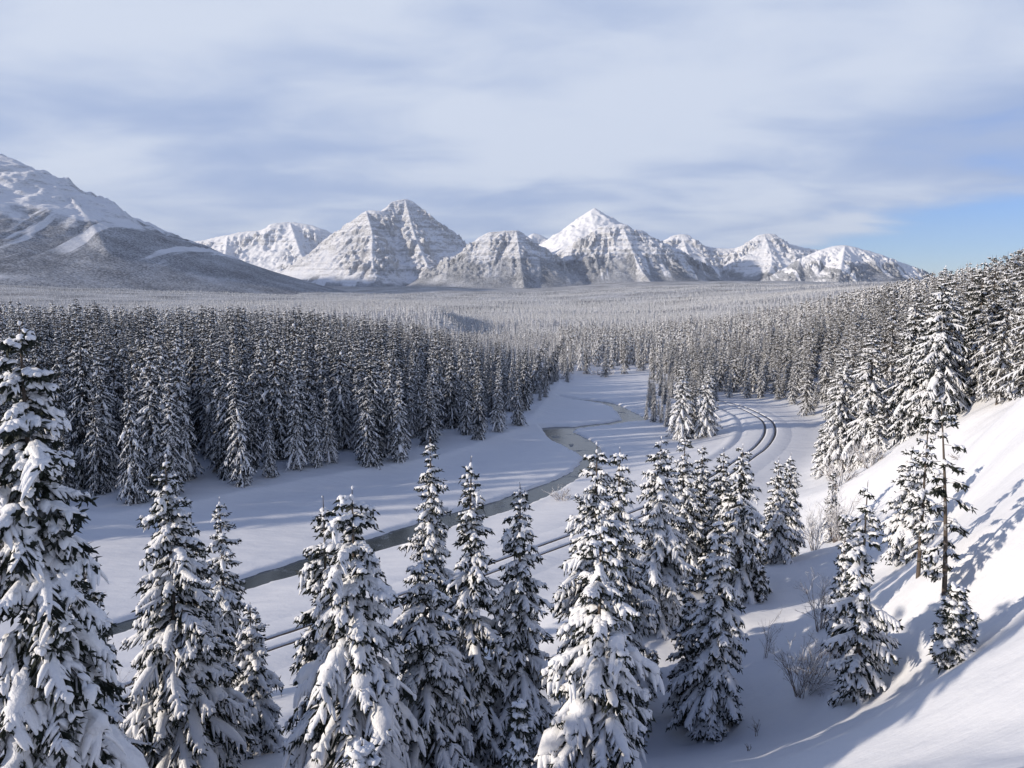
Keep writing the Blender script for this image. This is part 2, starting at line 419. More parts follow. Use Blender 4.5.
# ------------------------------------------------------------------ conifers
def tubes(C, U, Wd, Ht, m=6, flat=0.35):
    """many tubes at once. C (N,S,3) centres, U (N,S,3) up vectors, Wd/Ht (N,S) half width and height; underside flattened"""
    N, Sg = C.shape[:2]
    T = np.gradient(C, axis=1); T /= (np.linalg.norm(T, axis=2, keepdims=True) + 1e-9)
    Sd = np.cross(T, U); Sd /= (np.linalg.norm(Sd, axis=2, keepdims=True) + 1e-9)
    Up = np.cross(Sd, T)
    a = np.arange(m) * 2 * math.pi / m + math.pi / 2
    ca, sa = np.cos(a), np.sin(a); sa = np.where(sa < 0, sa * flat, sa)
    V = C[:, :, None, :] + Sd[:, :, None, :] * (ca[None, None, :, None] * Wd[:, :, None, None]) + Up[:, :, None, :] * (sa[None, None, :, None] * Ht[:, :, None, None])
    i = np.arange(N * Sg * m).reshape(N, Sg, m)
    j = np.roll(i, -1, axis=2)
    Fc = np.stack([i[:, :-1], i[:, 1:], j[:, 1:], j[:, :-1]], -1).reshape(-1, 4)
    return V.reshape(-1, 3), Fc

class Acc:
    def __init__(s): s.v = []; s.f = []; s.n = 0
    def add(s, v, f): s.v.append(v); s.f.append(f + s.n); s.n += len(v)
    def get(s): return np.vstack(s.v), np.vstack(s.f)

def branch_pts(h, R, az, t, L, pitch, droop, S, rng, base_r, lean=(0, 0), curl=0.0, zk=1.0):
    """polyline of each branch: (N,S,3)"""
    s = np.linspace(0, 1, S)[None, :]
    L = L[:, None]
    r = L * s
    z = (t * h)[:, None] + L * (np.tan(pitch)[:, None] * s - droop[:, None] * s ** 2 + curl * s ** 4)
    wob = (rng.standard_normal((len(t), 1)) * 0.10) * s ** 2
    A = az[:, None] + wob
    lx = lean[0] * (t[:, None] ** 1.5); ly = lean[1] * (t[:, None] ** 1.5)
    return np.stack([r * np.cos(A) + lx, r * np.sin(A) + ly, z], -1)

def smooth_rand(N, Sg, rng, k=2):
    a = rng.random((N, Sg))
    for _ in range(k): a = (np.roll(a, 1, 1) + a * 2 + np.roll(a, -1, 1)) / 4
    return (a - 0.5) * 2 * 1.6

def conifer(h, R, seed, levels=26, per=7, twig=0.12, snow=1.0, pads=0.25, padsize=1.0, power=0.85, start=0.05, sparse=0.0,
            pitch_top=0.30, pitch_low=-0.45, droop=0.34, lean=(0, 0), detail=2, tip_snow=1.0, gap=0.0, tuft=False, padlow=0.0, fat=1.0):
    """returns (needle v,f), (snow v,f), (trunk v,f)"""
    rng = np.random.default_rng(seed)
    UP = np.array([0, 0, 1.0])
    # --- branch set
    t = []
    for k in range(levels):
        tt = start + (0.985 - start) * (k + rng.random() * 0.5) / levels
        n = max(3, int(round(per * (0.55 + 0.6 * (1 - tt)))))
        a0 = rng.random() * 6.28
        for j in range(n):
            if rng.random() < sparse: continue
            t.append((tt + rng.normal() * 0.014, a0 + j * 6.283 / n + rng.normal() * 0.30, rng.uniform(0.62, 1.15)))
        if tt < 0.85 and sparse < 0.2:
            for j in range(n * 2 // 3):
                t.append((tt + rng.random() * 0.03, rng.random() * 6.28, rng.uniform(0.35, 0.75)))
    t = np.array(t); tt, az, lf = np.clip(t[:, 0], 0.01, 0.99), t[:, 1], t[:, 2]
    env = (1 - tt) ** power * (0.55 + 0.45 * sstep(tt, start * 0.2, start + 0.22)) + 0.012
    # uneven outline: some sectors and storeys are fuller than others
    env = env * (1 + 0.30 * gnoise(az * 1.1 + seed, tt * 9.0, seed))
    if gap: env = env * np.where(gnoise(az * 0.9, tt * 5 + 9, seed + 5) < -0.35 + gap * 0.3, 0.45, 1.0)
    L = R * env * lf
    pitch = pitch_low + (pitch_top - pitch_low) * tt ** 1.6 + rng.normal(size=len(tt)) * 0.09
    dr = droop * (0.8 + 0.7 * (1 - tt)) * (0.7 + 0.6 * rng.random(len(tt)))
    Sg = 9
    B = branch_pts(h, R, az, tt, L, pitch, dr, Sg, rng, 0.02, lean, curl=0.10)
    N = len(tt)
    need, sn, tr = Acc(), Acc(), Acc()
    # --- trunk
    nk = 14
    zz_ = np.linspace(-0.6, h * 1.0, nk); f_ = np.clip(zz_ / h, 0, 1)
    C = np.stack([lean[0] * f_ ** 1.5 + 0.012 * h * gnoise(f_ * 3, f_ * 0 + seed, 3) * f_ * (1 - f_) * 4 * 0.5, lean[1] * f_ ** 1.5, zz_], -1)[None]
    r0 = 0.0095 * h + 0.015
    rr = (r0 * (1 - f_) ** 0.8 + 0.008)[None]
    v, f = tubes(C, np.broadcast_to([0, 1.0, 0.01], C.shape), rr, rr, 8, 1.0); tr.add(v, f)
    # --- branch wood
    br = (0.006 + 0.010 * L[:, None] / max(R, .1) * (R ** 0.5)) * (1 - 0.8 * np.linspace(0, 1, Sg))[None, :]
    v, f = tubes(B, np.broadcast_to(UP, B.shape), br, br, 3 if detail < 2 else 4, 1.0); tr.add(v, f)
    # --- twigs along each branch
    ids, ss, sd_ = [], [], []
    for i in range(N):
        n = max(2, int(L[i] / twig))
        s_ = (np.arange(n) + rng.random(n) * 0.7) / n
        s_ = (0.12 if not tuft else 0.45) + (0.86 if not tuft else 0.54) * s_
        for sg in (-1, 1):
            ids += [i] * n; ss += list(np.clip(s_ + rng.normal(size=n) * 0.02, 0.05, 0.99)); sd_ += [sg] * n
        ids.append(i); ss.append(0.97); sd_.append(0)
    ids = np.array(ids); ss = np.array(ss); sd_ = np.array(sd_, float)
    K = len(ids)
    fi = ss * (Sg - 1); i0 = np.clip(fi.astype(int), 0, Sg - 2); ft = (fi - i0)[:, None]
    P0 = B[ids, i0] * (1 - ft) + B[ids, i0 + 1] * ft
    Tn = B[ids, i0 + 1] - B[ids, i0]; Tn /= np.linalg.norm(Tn, axis=1, keepdims=True) + 1e-9
    side = np.cross(Tn, UP); side /= np.linalg.norm(side, axis=1, keepdims=True) + 1e-9
    tl = (0.10 + 0.42 * L[ids] * (1 - ss) ** 0.8 * (0.35 + ss)) * rng.uniform(0.7, 1.25, K)
    tl = np.clip(tl, 0.07, 0.75 * max(0.6, R / 2.2)); tl = np.where(sd_ == 0, 0.5 * tl + 0.05, tl)
    ang = np.abs(rng.normal(0.85, 0.15, K))
    D = Tn * np.cos(ang)[:, None] + side * (np.sin(ang) * sd_)[:, None]
    D = np.where((sd_ == 0)[:, None], Tn, D)
    D = D + rng.normal(size=(K, 3)) * 0.12; D /= np.linalg.norm(D, axis=1, keepdims=True)
    dp = rng.uniform(0.35, 1.15, K) * (1.0 - 0.35 * tt[ids])
    SG = 4 if detail >= 2 else 3
    s = np.linspace(0, 1, SG)[None, :, None]
    TW = P0[:, None] + D[:, None] * (tl[:, None, None] * s) + np.array([0, 0, -1.0]) * (tl * dp)[:, None, None] * s ** 2
    # needles: blades round each twig
    nb = 3 if detail >= 1 else 2
    perp = np.cross(D, UP); perp /= np.linalg.norm(perp, axis=1, keepdims=True) + 1e-9
    up2 = np.cross(perp, D)
    w = (0.032 + 0.022 * rng.random(K) + 0.03 * tl) * (1.0 if detail < 2 else max(0.45, min(1.0, R / 1.2)))
    if detail == 1: w = w * 1.6
    if detail == 0: w = w * 3.0
    a_, m_, b_ = TW[:, 0], TW[:, SG // 2], TW[:, -1] + D * 0.02
    for k in range(nb):
        th = k * math.pi / nb + rng.random(K) * 0.5
        wv = (perp * np.cos(th)[:, None] + up2 * np.sin(th)[:, None]) * w[:, None]
        off = np.array([0, 0, -1.0]) * (w * 0.5)[:, None]
        v = np.stack([a_, m_ + wv + off, b_, m_ - wv + off], 1).reshape(-1, 3)
        f = np.arange(K * 4).reshape(K, 4); need.add(v, f)
    # hanging needle sprays beneath (fills the inside of the crown)
    if detail >= 1:
        rep = 3 if detail >= 2 else 1
        for q in range(rep):
            sel = rng.random(K) < 0.8
            n_ = sel.sum(); fr = rng.random(n_)[:, None]
            base = TW[sel, 0] * (1 - fr) + TW[sel, -1] * fr
            dd = D[sel] * 0.6 + rng.normal(size=(n_, 3)) * 0.5 + np.array([0, 0, -0.55]); dd /= np.linalg.norm(dd, axis=1, keepdims=True)
            ln_ = rng.uniform(0.10, 0.26, n_)[:, None] * (1.0 if detail == 2 else 1.5)
            pw = np.cross(dd, rng.normal(size=(n_, 3))); pw /= np.linalg.norm(pw, axis=1, keepdims=True) + 1e-9
            pw *= 0.030 if detail == 2 else 0.05
            v = np.stack([base, base + dd * ln_ * 0.5 + pw, base + dd * ln_, base + dd * ln_ * 0.5 - pw], 1).reshape(-1, 3)
            need.add(v, np.arange(n_ * 4).reshape(n_, 4))
    # --- snow fingers on the twigs
    keep = rng.random(K) < (0.88 * snow)
    patch = gnoise(az[ids] * 1.5 + 3, tt[ids] * 14, seed + 9) > -0.70 - 0.3 * (snow - 0.8)
    keep &= patch
    T2 = TW[keep].copy(); n_ = len(T2)
    if n_:
        wd = (0.030 + 0.050 * rng.random(n_) ** 1.5) * (0.8 + 0.5 * snow) * fat
        if detail == 1: wd = wd * 1.45
        if detail == 0: wd = wd * 2.6
        prof = np.array([0.45, 1.0, 1.0, 0.28]) if SG == 4 else np.array([0.5, 1.0, 0.3])
        Wd = wd[:, None] * prof[None] * (1 + 0.25 * smooth_rand(n_, SG, rng, 1))
        Ht = Wd * rng.uniform(0.55, 0.95, n_)[:, None]
        cut = rng.uniform(0.72, 1.0, n_)[:, None, None]
        T2 = T2[:, :1] + (T2 - T2[:, :1]) * cut + np.array([0, 0, 0.010]) + np.array([0, 0, 0.3]) * (wd * 0.5)[:, None, None]
        v, f = tubes(T2, np.broadcast_to(UP, T2.shape), Wd, Ht, 6 if detail >= 2 else (5 if detail == 1 else 4), 0.3); sn.add(v, f)
    # --- snow ridge along each branch
    keep = rng.random(N) < min(1.0, 0.9 * snow)
    if keep.any():
        sub = np.linspace(0.15, 0.98, 8); fi = sub * (Sg - 1); j0 = np.clip(fi.astype(int), 0, Sg - 2); fr = (fi - j0)[None, :, None]
        Bs = B[keep][:, j0] * (1 - fr) + B[keep][:, j0 + 1] * fr
        n_ = len(Bs)
        wd = (0.045 + 0.06 * np.minimum(L[keep], 1.8) * rng.uniform(0.6, 1.3, n_)) * snow * fat * (1.0 if detail >= 1 else 1.6)
        Wd = wd[:, None] * np.array([0.3, 0.7, 0.9, 1, 1, 0.95, 0.75, 0.25])[None] * (1 + 0.45 * smooth_rand(n_, 8, rng))
        Ht = Wd * rng.uniform(0.5, 0.8, n_)[:, None]
        Bs = Bs + np.array([0, 0, 0.015])
        v, f = tubes(Bs, np.broadcast_to(UP, Bs.shape), Wd, Ht, 8 if detail >= 2 else (6 if detail == 1 else 4), 0.45); sn.add(v, f)
    # --- heavy pads draped over the outer part of some branches
    if pads > 0 and detail >= 1:
        pr = pads * 1.0 * (0.6 + 0.8 * (gnoise(az * 0.7, tt * 6, seed + 21) > 0)) * np.where(tt < 0.9, 1, 0.4) * (L > 0.28) * (lf > 0.7)
        pk = rng.random(N) < pr
        if pk.any():
            n_ = pk.sum(); m_s = 10
            s0 = rng.uniform(0.25, 0.5, n_); s1 = np.minimum(1.06, s0 + rng.uniform(0.38, 0.66, n_))
            q = s0[:, None] + (s1 - s0)[:, None] * np.linspace(0, 1, m_s)[None]
            fi = np.clip(q, 0, 1) * (Sg - 1); j0 = np.clip(fi.astype(int), 0, Sg - 2); fr = (fi - j0)[..., None]
            Bp = B[pk]; r_ = np.arange(n_)[:, None]
            Cc = Bp[r_, j0] * (1 - fr) + Bp[r_, j0 + 1] * fr
            ext = (np.clip(q - 0.97, 0, 1))[..., None]
            Cc = Cc + (Bp[:, -1] - Bp[:, -2])[:, None] * ext * 4 + np.array([0, 0, -1.0]) * (np.linspace(0, 1, m_s)[None, :, None] ** 3) * (L[pk] * 0.13)[:, None, None]
            wd = (0.055 + 0.065 * np.minimum(L[pk], 2.2)) * rng.uniform(0.7, 1.4, n_) * padsize
            e = np.sqrt(np.clip(1 - (np.linspace(-1, 1, m_s) * 0.985) ** 4, 0.01, 1))
            Wd = wd[:, None] * e[None] * (1 + 0.55 * smooth_rand(n_, m_s, rng, 2))
            Ht = Wd * rng.uniform(0.65, 0.95, n_)[:, None]
            v, f = tubes(Cc + np.array([0, 0, 0.02]), np.broadcast_to(UP, Cc.shape), Wd, Ht, 12, 0.55)
            # lumpy surface
            o = np.stack([gnoise(v[:, 0] * 8 + v[:, 2] * 6, v[:, 1] * 8, seed + 40), gnoise(v[:, 1] * 6 + 9, v[:, 2] * 6 + v[:, 0] * 5, seed + 41), gnoise(v[:, 2] * 5 + 4, v[:, 0] * 6 - v[:, 1] * 5, seed + 42)], -1)
            sn.add(v + o * 0.075 * padsize, f)
            # fingers hanging off the pad edge
            kf = 15 if detail >= 2 else 5
            for _ in range(kf):
                u = rng.uniform(0.25, 1.0, n_); fi = u * (m_s - 1); j0 = np.clip(fi.astype(int), 0, m_s - 2); fr = (fi - j0)[:, None]
                p0 = Cc[np.arange(n_), j0] * (1 - fr) + Cc[np.arange(n_), j0 + 1] * fr
                tg = Cc[:, -1] - Cc[:, 0]; tg /= np.linalg.norm(tg, axis=1, keepdims=True) + 1e-9
                sdv = np.cross(tg, UP); sdv /= np.linalg.norm(sdv, axis=1, keepdims=True) + 1e-9
                sgn = rng.choice([-1, 1], n_)[:, None]
                dv = tg * rng.uniform(0.2, 0.9, n_)[:, None] + sdv * sgn
                dv /= np.linalg.norm(dv, axis=1, keepdims=True)
                ln_ = (wd * rng.uniform(1.0, 2.6, n_))[:, None, None]
                s4 = np.linspace(0, 1, 5)[None, :, None]
                C4 = p0[:, None] + dv[:, None] * ln_ * s4 + np.array([0, 0, -0.9]) * ln_ * s4 ** 1.7
                w4 = (wd * rng.uniform(0.28, 0.50, n_))[:, None] * np.array([0.9, 1, 1, 0.85, 0.25])[None]
                v, f = tubes(C4, np.broadcast_to(UP, C4.shape), w4, w4 * 0.85, 7, 0.6); sn.add(v, f)
    # --- leader: small balls of snow on the very top
    nt_ = int(2 * tip_snow + rng.random()) if detail >= 2 else 0
    for k in range(nt_):
        zc = h * (1 - 0.012 * k) - 0.02; r = (0.022 + 0.022 * k) * (0.7 + 0.7 * rng.random()) * fat * max(0.7, min(1.5, R / 1.8))
        s5 = np.linspace(-1, 1, 6)
        C5 = np.stack([lean[0] + 0 * s5 + rng.normal() * 0.02, lean[1] + 0 * s5, zc - 0.16 * k + s5 * r * 1.7], -1)[None]
        w5 = (r * np.sqrt(1 - (s5 * 0.97) ** 2))[None]
        v, f = tubes(C5, np.broadcast_to([0, 1.0, 0], C5.shape), w5, w5, 7, 1.0); sn.add(v, f)
    return need.get(), (sn.get() if sn.v else (np.zeros((0, 3)), np.zeros((0, 4), int))), tr.get()

def joined(parts):
    vs, fs, mi, sm = [], [], [], []; n = 0
    for (v, f), k, s in parts:
        if len(v) == 0: continue
        vs.append(v); fs.append(f + n); mi.append(np.full(len(f), k)); sm.append(np.full(len(f), s)); n += len(v)
    return np.vstack(vs), np.vstack(fs), np.concatenate(mi), np.concatenate(sm)

N_NEAR = [0]
def near_tree(name, px, top, d, rpx, label, seed, cat='spruce tree', group=None, py_w=None, **kw):
    """a tree whose tip shows at (px, top) and stands d metres ahead; rpx = half width of its widest visible part"""
    tip = at_d(px, top, d)
    x, y = tip[0] - kw.get('lean', (0, 0))[0], tip[1]; z0 = float(gz(x, y)[0]); h = max(0.8, tip[2] - z0)
    R = rpx * d / F * (1.02 if rpx < 90 else 1.1)
    ln = kw.get('lean', (0, 0))
    (nv, nf), (sv, sf), (tv, tf) = conifer(h, R, seed, levels=kw.pop('levels', max(9, int(h * 2.3))), **kw)
    root = link(name, None, None, (x, y, z0), label=label, category=cat)
    if group: root['group'] = group
    link('trunk', make_mesh('trunk', tv, tf, [M_BARK]), root)
    c = link('crown', make_mesh('crown', nv, nf, [M_NEEDLE], False), root)
    if len(sv) and (cat == 'pine tree' or h < 4.2 or rpx < 16):
        vj, fj, mi, sm = joined([((nv, nf), 0, False), ((sv, sf), 1, True)])
        c.data = make_mesh('crown', vj, fj, [M_NEEDLE, M_SNOW], sm, mi)
    elif len(sv): link('snow_load', make_mesh('snow_load', sv, sf, [M_SNOW]), c)
    N_NEAR[0] += 1
    return root

G_FG = 'snow-laden spruces on the near slope'
def build_near():
    T = near_tree
    T('spruce_tree', 19, 322, 14.0, 96, 'huge spruce with thick snow slabs, cut off by the left edge of the photo', 1, group=G_FG, pads=0.45, padsize=1.15, power=0.62, snow=0.88, per=8, levels=28, droop=0.45, fat=1.0, twig=0.10)
    T('spruce_tree', 84, 560, 20.0, 55, 'dark snowy spruce half hidden between the huge left-edge spruce and the next tall one', 2, group=G_FG, pads=0.15, power=0.7, snow=0.8)
    T('spruce_tree', 165, 455, 23.5, 78, 'tall full spruce standing just right of the bare grey shrub, ragged snow on every bough', 3, group=G_FG, pads=0.34, power=0.72, snow=1.0)
    T('spruce_tree', 191, 517, 25.5, 62, 'slimmer dark spruce tucked behind the right flank of the tall full spruce', 4, group=G_FG, pads=0.2, power=0.75, snow=0.85)
    T('spruce_tree', 219, 497, 36.0, 48, 'lone open spruce on the bank above the rails with sunlit snow at its foot', 5, group=G_FG, pads=0.18, power=0.7, snow=0.9, per=6, gap=0.3)
    T('spruce_tree', 250, 602, 28.0, 38, 'short rounded young spruce smothered in blue-grey snow clumps beside the rails', 6, group=G_FG, pads=0.7, padsize=0.75, power=0.6, snow=1.0, fat=1.2)
    T('spruce_tree', 352, 487, 21.0, 84, 'broad spruce crowned by bulging snow caps with a heavy snow-loaded bough reaching left', 7, group=G_FG, pads=0.45, padsize=1.1, power=0.55, snow=0.9, droop=0.45, fat=1.15)
    T('spruce_tree', 323, 496, 22.6, 58, 'slender pointed spruce pressed against the left side of the broad snow-capped one', 8, group=G_FG, pads=0.18, power=0.75, snow=0.85, tip_snow=0.4)
    T('spruce_tree', 430, 437, 34.0, 44, 'tallest narrow spruce left of the river bend, its upper half catching the sun', 9, group=G_FG, pads=0.25, power=0.7, snow=1.0)
    T('spruce_tree', 424, 548, 23.5, 82, 'feathery wide-skirted spruce in front of the tall narrow sunlit one', 10, group=G_FG, pads=0.12, power=0.72, snow=0.95, droop=0.35)
    T('spruce_tree', 471, 456, 26.0, 62, 'narrow spruce with sparse tufted top directly under the river ribbon', 11, group=G_FG, pads=0.2, power=0.82, snow=0.9, gap=0.3)
    T('spruce_tree', 520, 482, 26.5, 56, 'slim grey-blue spruce with a white-tipped leader, left of the spruce with pillow-like snow', 12, group=G_FG, pads=0.16, power=0.75, snow=0.9)
    T('spruce_tree', 597, 443, 29.5, 60, 'ragged-topped spruce with a long bough pointing left over the rails', 13, group=G_FG, pads=0.28, power=0.6, snow=0.95, gap=0.2)
    T('spruce_tree', 620, 447, 32.0, 48, 'spruce standing close against the right of the ragged-topped one, white finger-like boughs', 14, group=G_FG, pads=0.25, power=0.6, snow=1.0)
    T('spruce_tree', 601, 520, 20.0, 74, 'spruce carrying big pillow-like snow lumps, lowest in the middle of the photo', 15, group=G_FG, pads=0.5, padsize=1.25, power=0.6, snow=0.95, fat=1.1, per=6)
    T('spruce_tree', 661, 437, 38.0, 44, 'full white-flocked spruce with dark hollow foot, right of the paired spruces', 16, group=G_FG, pads=0.42, power=0.6, snow=1.0)
    T('spruce_tree', 685, 433, 43.0, 26, 'narrow sunlit-topped spruce just behind the white-flocked one with the dark foot', 17, group=G_FG, pads=0.2, power=0.6, snow=1.0)
    T('spruce_tree', 703, 445, 45.0, 28, 'thin spruce squeezed between the narrow sunlit-topped one and the dark twin spruces', 18, group=G_FG, pads=0.1, power=0.7, snow=0.85)
    T('spruce_tree', 724, 448, 43.0, 30, 'left of the dark twin spruces standing before the inner side of the track curve', 19, group=G_FG, pads=0.15, power=0.7, snow=0.8)
    T('spruce_tree', 743, 444, 41.0, 38, 'right of the dark twin spruces standing before the inner side of the track curve', 20, group=G_FG, pads=0.12, power=0.72, snow=0.8)
    T('spruce_tree', 720, 512, 29.0, 44, 'dense cone-shaped spruce with its foot on shaded snow, hung with small snow tongues', 21, group=G_FG, pads=0.35, padsize=0.7, power=0.62, snow=1.0, droop=0.45, start=0.01)
    T('spruce_tree', 690, 572, 31.0, 28, 'smaller spruce leaning close to the left foot of the dense cone-shaped one', 22, group=G_FG, pads=0.1, power=0.7, snow=0.85)
    T('spruce_tree', 779, 457, 47.5, 24, 'front one of two spruces side by side below the outer track curve', 23, group=G_FG, pads=0.15, power=0.66, snow=0.9)
    T('spruce_tree', 791, 453, 50.0, 22, 'rear one of two spruces side by side below the outer track curve', 24, group=G_FG, pads=0.15, power=0.66, snow=0.9)
    T('spruce_tree', 834, 467, 56.0, 12, 'thin pale sapling beside the grey brush at the foot of the bright slope', 25, group=G_FG, pads=0.1, snow=1.0)
    T('spruce_tree', 846, 515, 30.0, 14, 'little spruce peeping out behind the left side of the open-branched spruce', 26, group=G_FG, pads=0.1, snow=0.9)
    T('spruce_tree', 868, 480, 26.0, 52, 'open-branched spruce with visible dark trunk standing alone on the sunlit slope', 27, group=G_FG, pads=0.12, padsize=0.7, power=0.62, snow=0.95, per=4, levels=16, gap=0.5, start=0.04, pitch_low=-0.35, droop=0.2, sparse=0.12)
    T('spruce_tree', 912, 446, 38.0, 26, 'pale frosted spruce behind and left of the bare-trunked pines', 28, group=G_FG, pads=0.12, power=0.5, snow=1.1, fat=1.1)
    T('pine_tree', 941, 398, 27.5, 30, 'tall spindly pine with bare lower trunk and few dark tufted boughs on the slope', 29, cat='pine tree', pads=0.03, power=0.35, snow=0.65, per=3, levels=19, sparse=0.42, tuft=True, start=0.12, pitch_top=0.3, pitch_low=-0.3, droop=0.2, tip_snow=0.3, lean=(-0.62, 0.0), twig=0.09)
    T('pine_tree', 929, 414, 30.0, 20, 'thinner pine behind the spindly one, short snowy boughs up its whole stem', 30, cat='pine tree', pads=0.05, power=0.45, snow=0.95, per=3, levels=20, sparse=0.3, start=0.1, droop=0.2)
    T('spruce_tree', 958, 587, 23.0, 22, 'bushy knee-high young spruce in sunlight at the foot of the spindly pine', 31, group=G_FG, pads=0.05, power=0.5, snow=1.3, per=9, levels=15, start=0.02, twig=0.06, fat=1.05, pitch_top=0.6, pitch_low=0.0)
    T('spruce_tree', 653, 650, 34.0, 10, 'tiny thin sapling on the shaded snow between the pillow-snow spruce and the cone-shaped one', 32, group=G_FG, pads=0.0, power=0.6, snow=0.6, per=4, levels=8)
    T('spruce_tree', 761, 560, 40.0, 9, 'tiny dark sapling at the right foot of the dark twin spruces', 33, group=G_FG, pads=0.0, power=0.6, snow=0.6, per=5, levels=8)
    T('spruce_tree', 519, 694, 17.5, 18, 'small young spruce poking up from the bottom edge left of the pillow-snow spruce', 34, group=G_FG, pads=0.1, power=0.7, snow=0.9)
    T('spruce_tree', 362, 738, 14.5, 22, 'stub of a buried sapling under a white snow cap at the bottom edge', 35, group=G_FG, pads=0.8, padsize=1.0, power=0.4, snow=1.1, fat=1.5)
    G2 = 'large spruces at the edge of the hillside forest'
    T('spruce_tree', 946, 266, 62.0, 33, 'biggest hillside spruce, its tip highest against the blue sky gap', 41, group=G2, pads=0.12, power=0.55, snow=0.9, twig=0.16, gap=0.2)
    T('spruce_tree', 985, 260, 66.0, 25, 'dark upright spruce just right of the biggest hillside spruce', 42, group=G2, pads=0.05, power=0.5, snow=0.65, twig=0.16)
    T('spruce_tree', 1012, 268, 64.0, 26, 'snowy hillside spruce by the right edge above the crest of the snow slope', 43, group=G2, pads=0.1, power=0.55, snow=0.85, twig=0.16)
    T('spruce_tree', 918, 290, 68.0, 26, 'tall spruce just left of the biggest hillside spruce', 44, group=G2, pads=0.1, power=0.55, snow=0.8, twig=0.16)
    T('spruce_tree', 874, 330, 74.0, 25, 'broad frosted spruce whose foot meets the top corner of the snow slope', 45, group=G2, pads=0.12, power=0.5, snow=0.95, twig=0.16)
    T('spruce_tree', 845, 345, 80.0, 22, 'frosted spruce at the forest corner above the grey brush', 46, group=G2, pads=0.12, power=0.5, snow=0.95, twig=0.16)
    T('spruce_tree', 880, 408, 72.0, 17, 'small frosted spruce standing out in front of the hillside forest corner', 47, group=G2, pads=0.12, power=0.6, snow=1.0, twig=0.14)
    T('spruce_tree', 826, 424, 84.0, 16, 'drooping pale spruce beside the outer bank of the track curve', 48, group=G2, pads=0.15, power=0.5, snow=1.0, twig=0.14)
    T('spruce_tree', 683, 365, 117.0, 17, 'left of the two tall snowy spruces at the clump inside the track curve', 49, group=G2, pads=0.2, power=0.6, snow=1.0, twig=0.2)
    T('spruce_tree', 708, 369, 117.0, 17, 'right of the two tall snowy spruces at the clump inside the track curve', 50, group=G2, pads=0.2, power=0.6, snow=1.0, twig=0.2)
build_near()

#PART3
# ------------------------------------------------------------------ mountains (each its own landform at its own distance)
def mat_mountain(name, treeline, zb, rock_bias=0.0, chute=1.0, bs=0.55):
    m, n, out = new_mat(name)
    P = n.node('ShaderNodeNewGeometry').outputs['Position']
    z = n.node('ShaderNodeSeparateXYZ', inp={0: P}).outputs[2]
    strat = n.noise(n.node('ShaderNodeMapping', inp={0: P, 'Scale': (0.0010, 0.0010, 0.030)}).outputs[0], 1.0, 5, 0.65, 0.3)
    rough = n.noise(P, 0.013, 8, 0.68)
    fine = n.noise(P, 0.05, 5, 0.7)
    nb = bump(n, n.math('ADD', rough, n.math('MULTIPLY', strat, 0.5)), bs, 26.0)
    nz = n.node('ShaderNodeSeparateXYZ', inp={0: nb}).outputs[2]
    v = n.math('ADD', nz, n.math('MULTIPLY', n.math('SUBTRACT', strat, 0.5), 0.85))
    v = n.math('ADD', v, n.math('MULTIPLY', n.math('SUBTRACT', fine, 0.5), 0.40))
    snow = n.ramp(v, 0.47 + rock_bias, 0.66 + rock_bias)
    rock = n.mix(strat, (0.18, 0.19, 0.215), (0.37, 0.37, 0.385))
    dust = n.math('MULTIPLY', n.ramp(fine, 0.35, 0.65), 0.55)
    rock = n.mix(dust, rock, (0.75, 0.76, 0.78))
    c = n.mix(snow, rock, (0.86, 0.87, 0.90))
    # woods on the lower slopes, opened by avalanche chutes
    tl = n.math('SUBTRACT', n.math('ADD', treeline, n.math('MULTIPLY', n.math('SUBTRACT', n.noise(P, 0.0026, 6, 0.62), 0.5), 480.0)), z)
    ch = n.noise(n.node('ShaderNodeMapping', inp={0: P, 'Scale': (0.0062, 0.0004, 0.0005)}).outputs[0], 1.0, 4, 0.6, 0.15)
    chm = n.ramp(ch, 0.535, 0.585)
    chm = n.math('MULTIPLY', chm, n.ramp(n.math('ADD', z, n.math('MULTIPLY', n.math('SUBTRACT', n.noise(P, 0.004, 3), 0.5), 0.9 * (treeline - zb))), zb + 0.25 * (treeline - zb), zb + 0.6 * (treeline - zb)))
    wm = n.math('MULTIPLY', n.ramp(tl, -25.0, 45.0), n.math('SUBTRACT', 1.0, n.math('MULTIPLY', chm, chute), clamp=True))
    sp = n.noise(P, 0.085, 3, 0.75)
    wood = n.mix(n.ramp(n.math('ADD', n.math('MULTIPLY', sp, 0.7), n.math('MULTIPLY', n.noise(P, 0.004, 4, 0.6), 0.35)), 0.40, 0.68), (0.13, 0.14, 0.16), (0.56, 0.58, 0.62))
    c = n.mix(wm, c, wood)
    principled(n, out, c, 0.85, 0.08, nb)
    return m

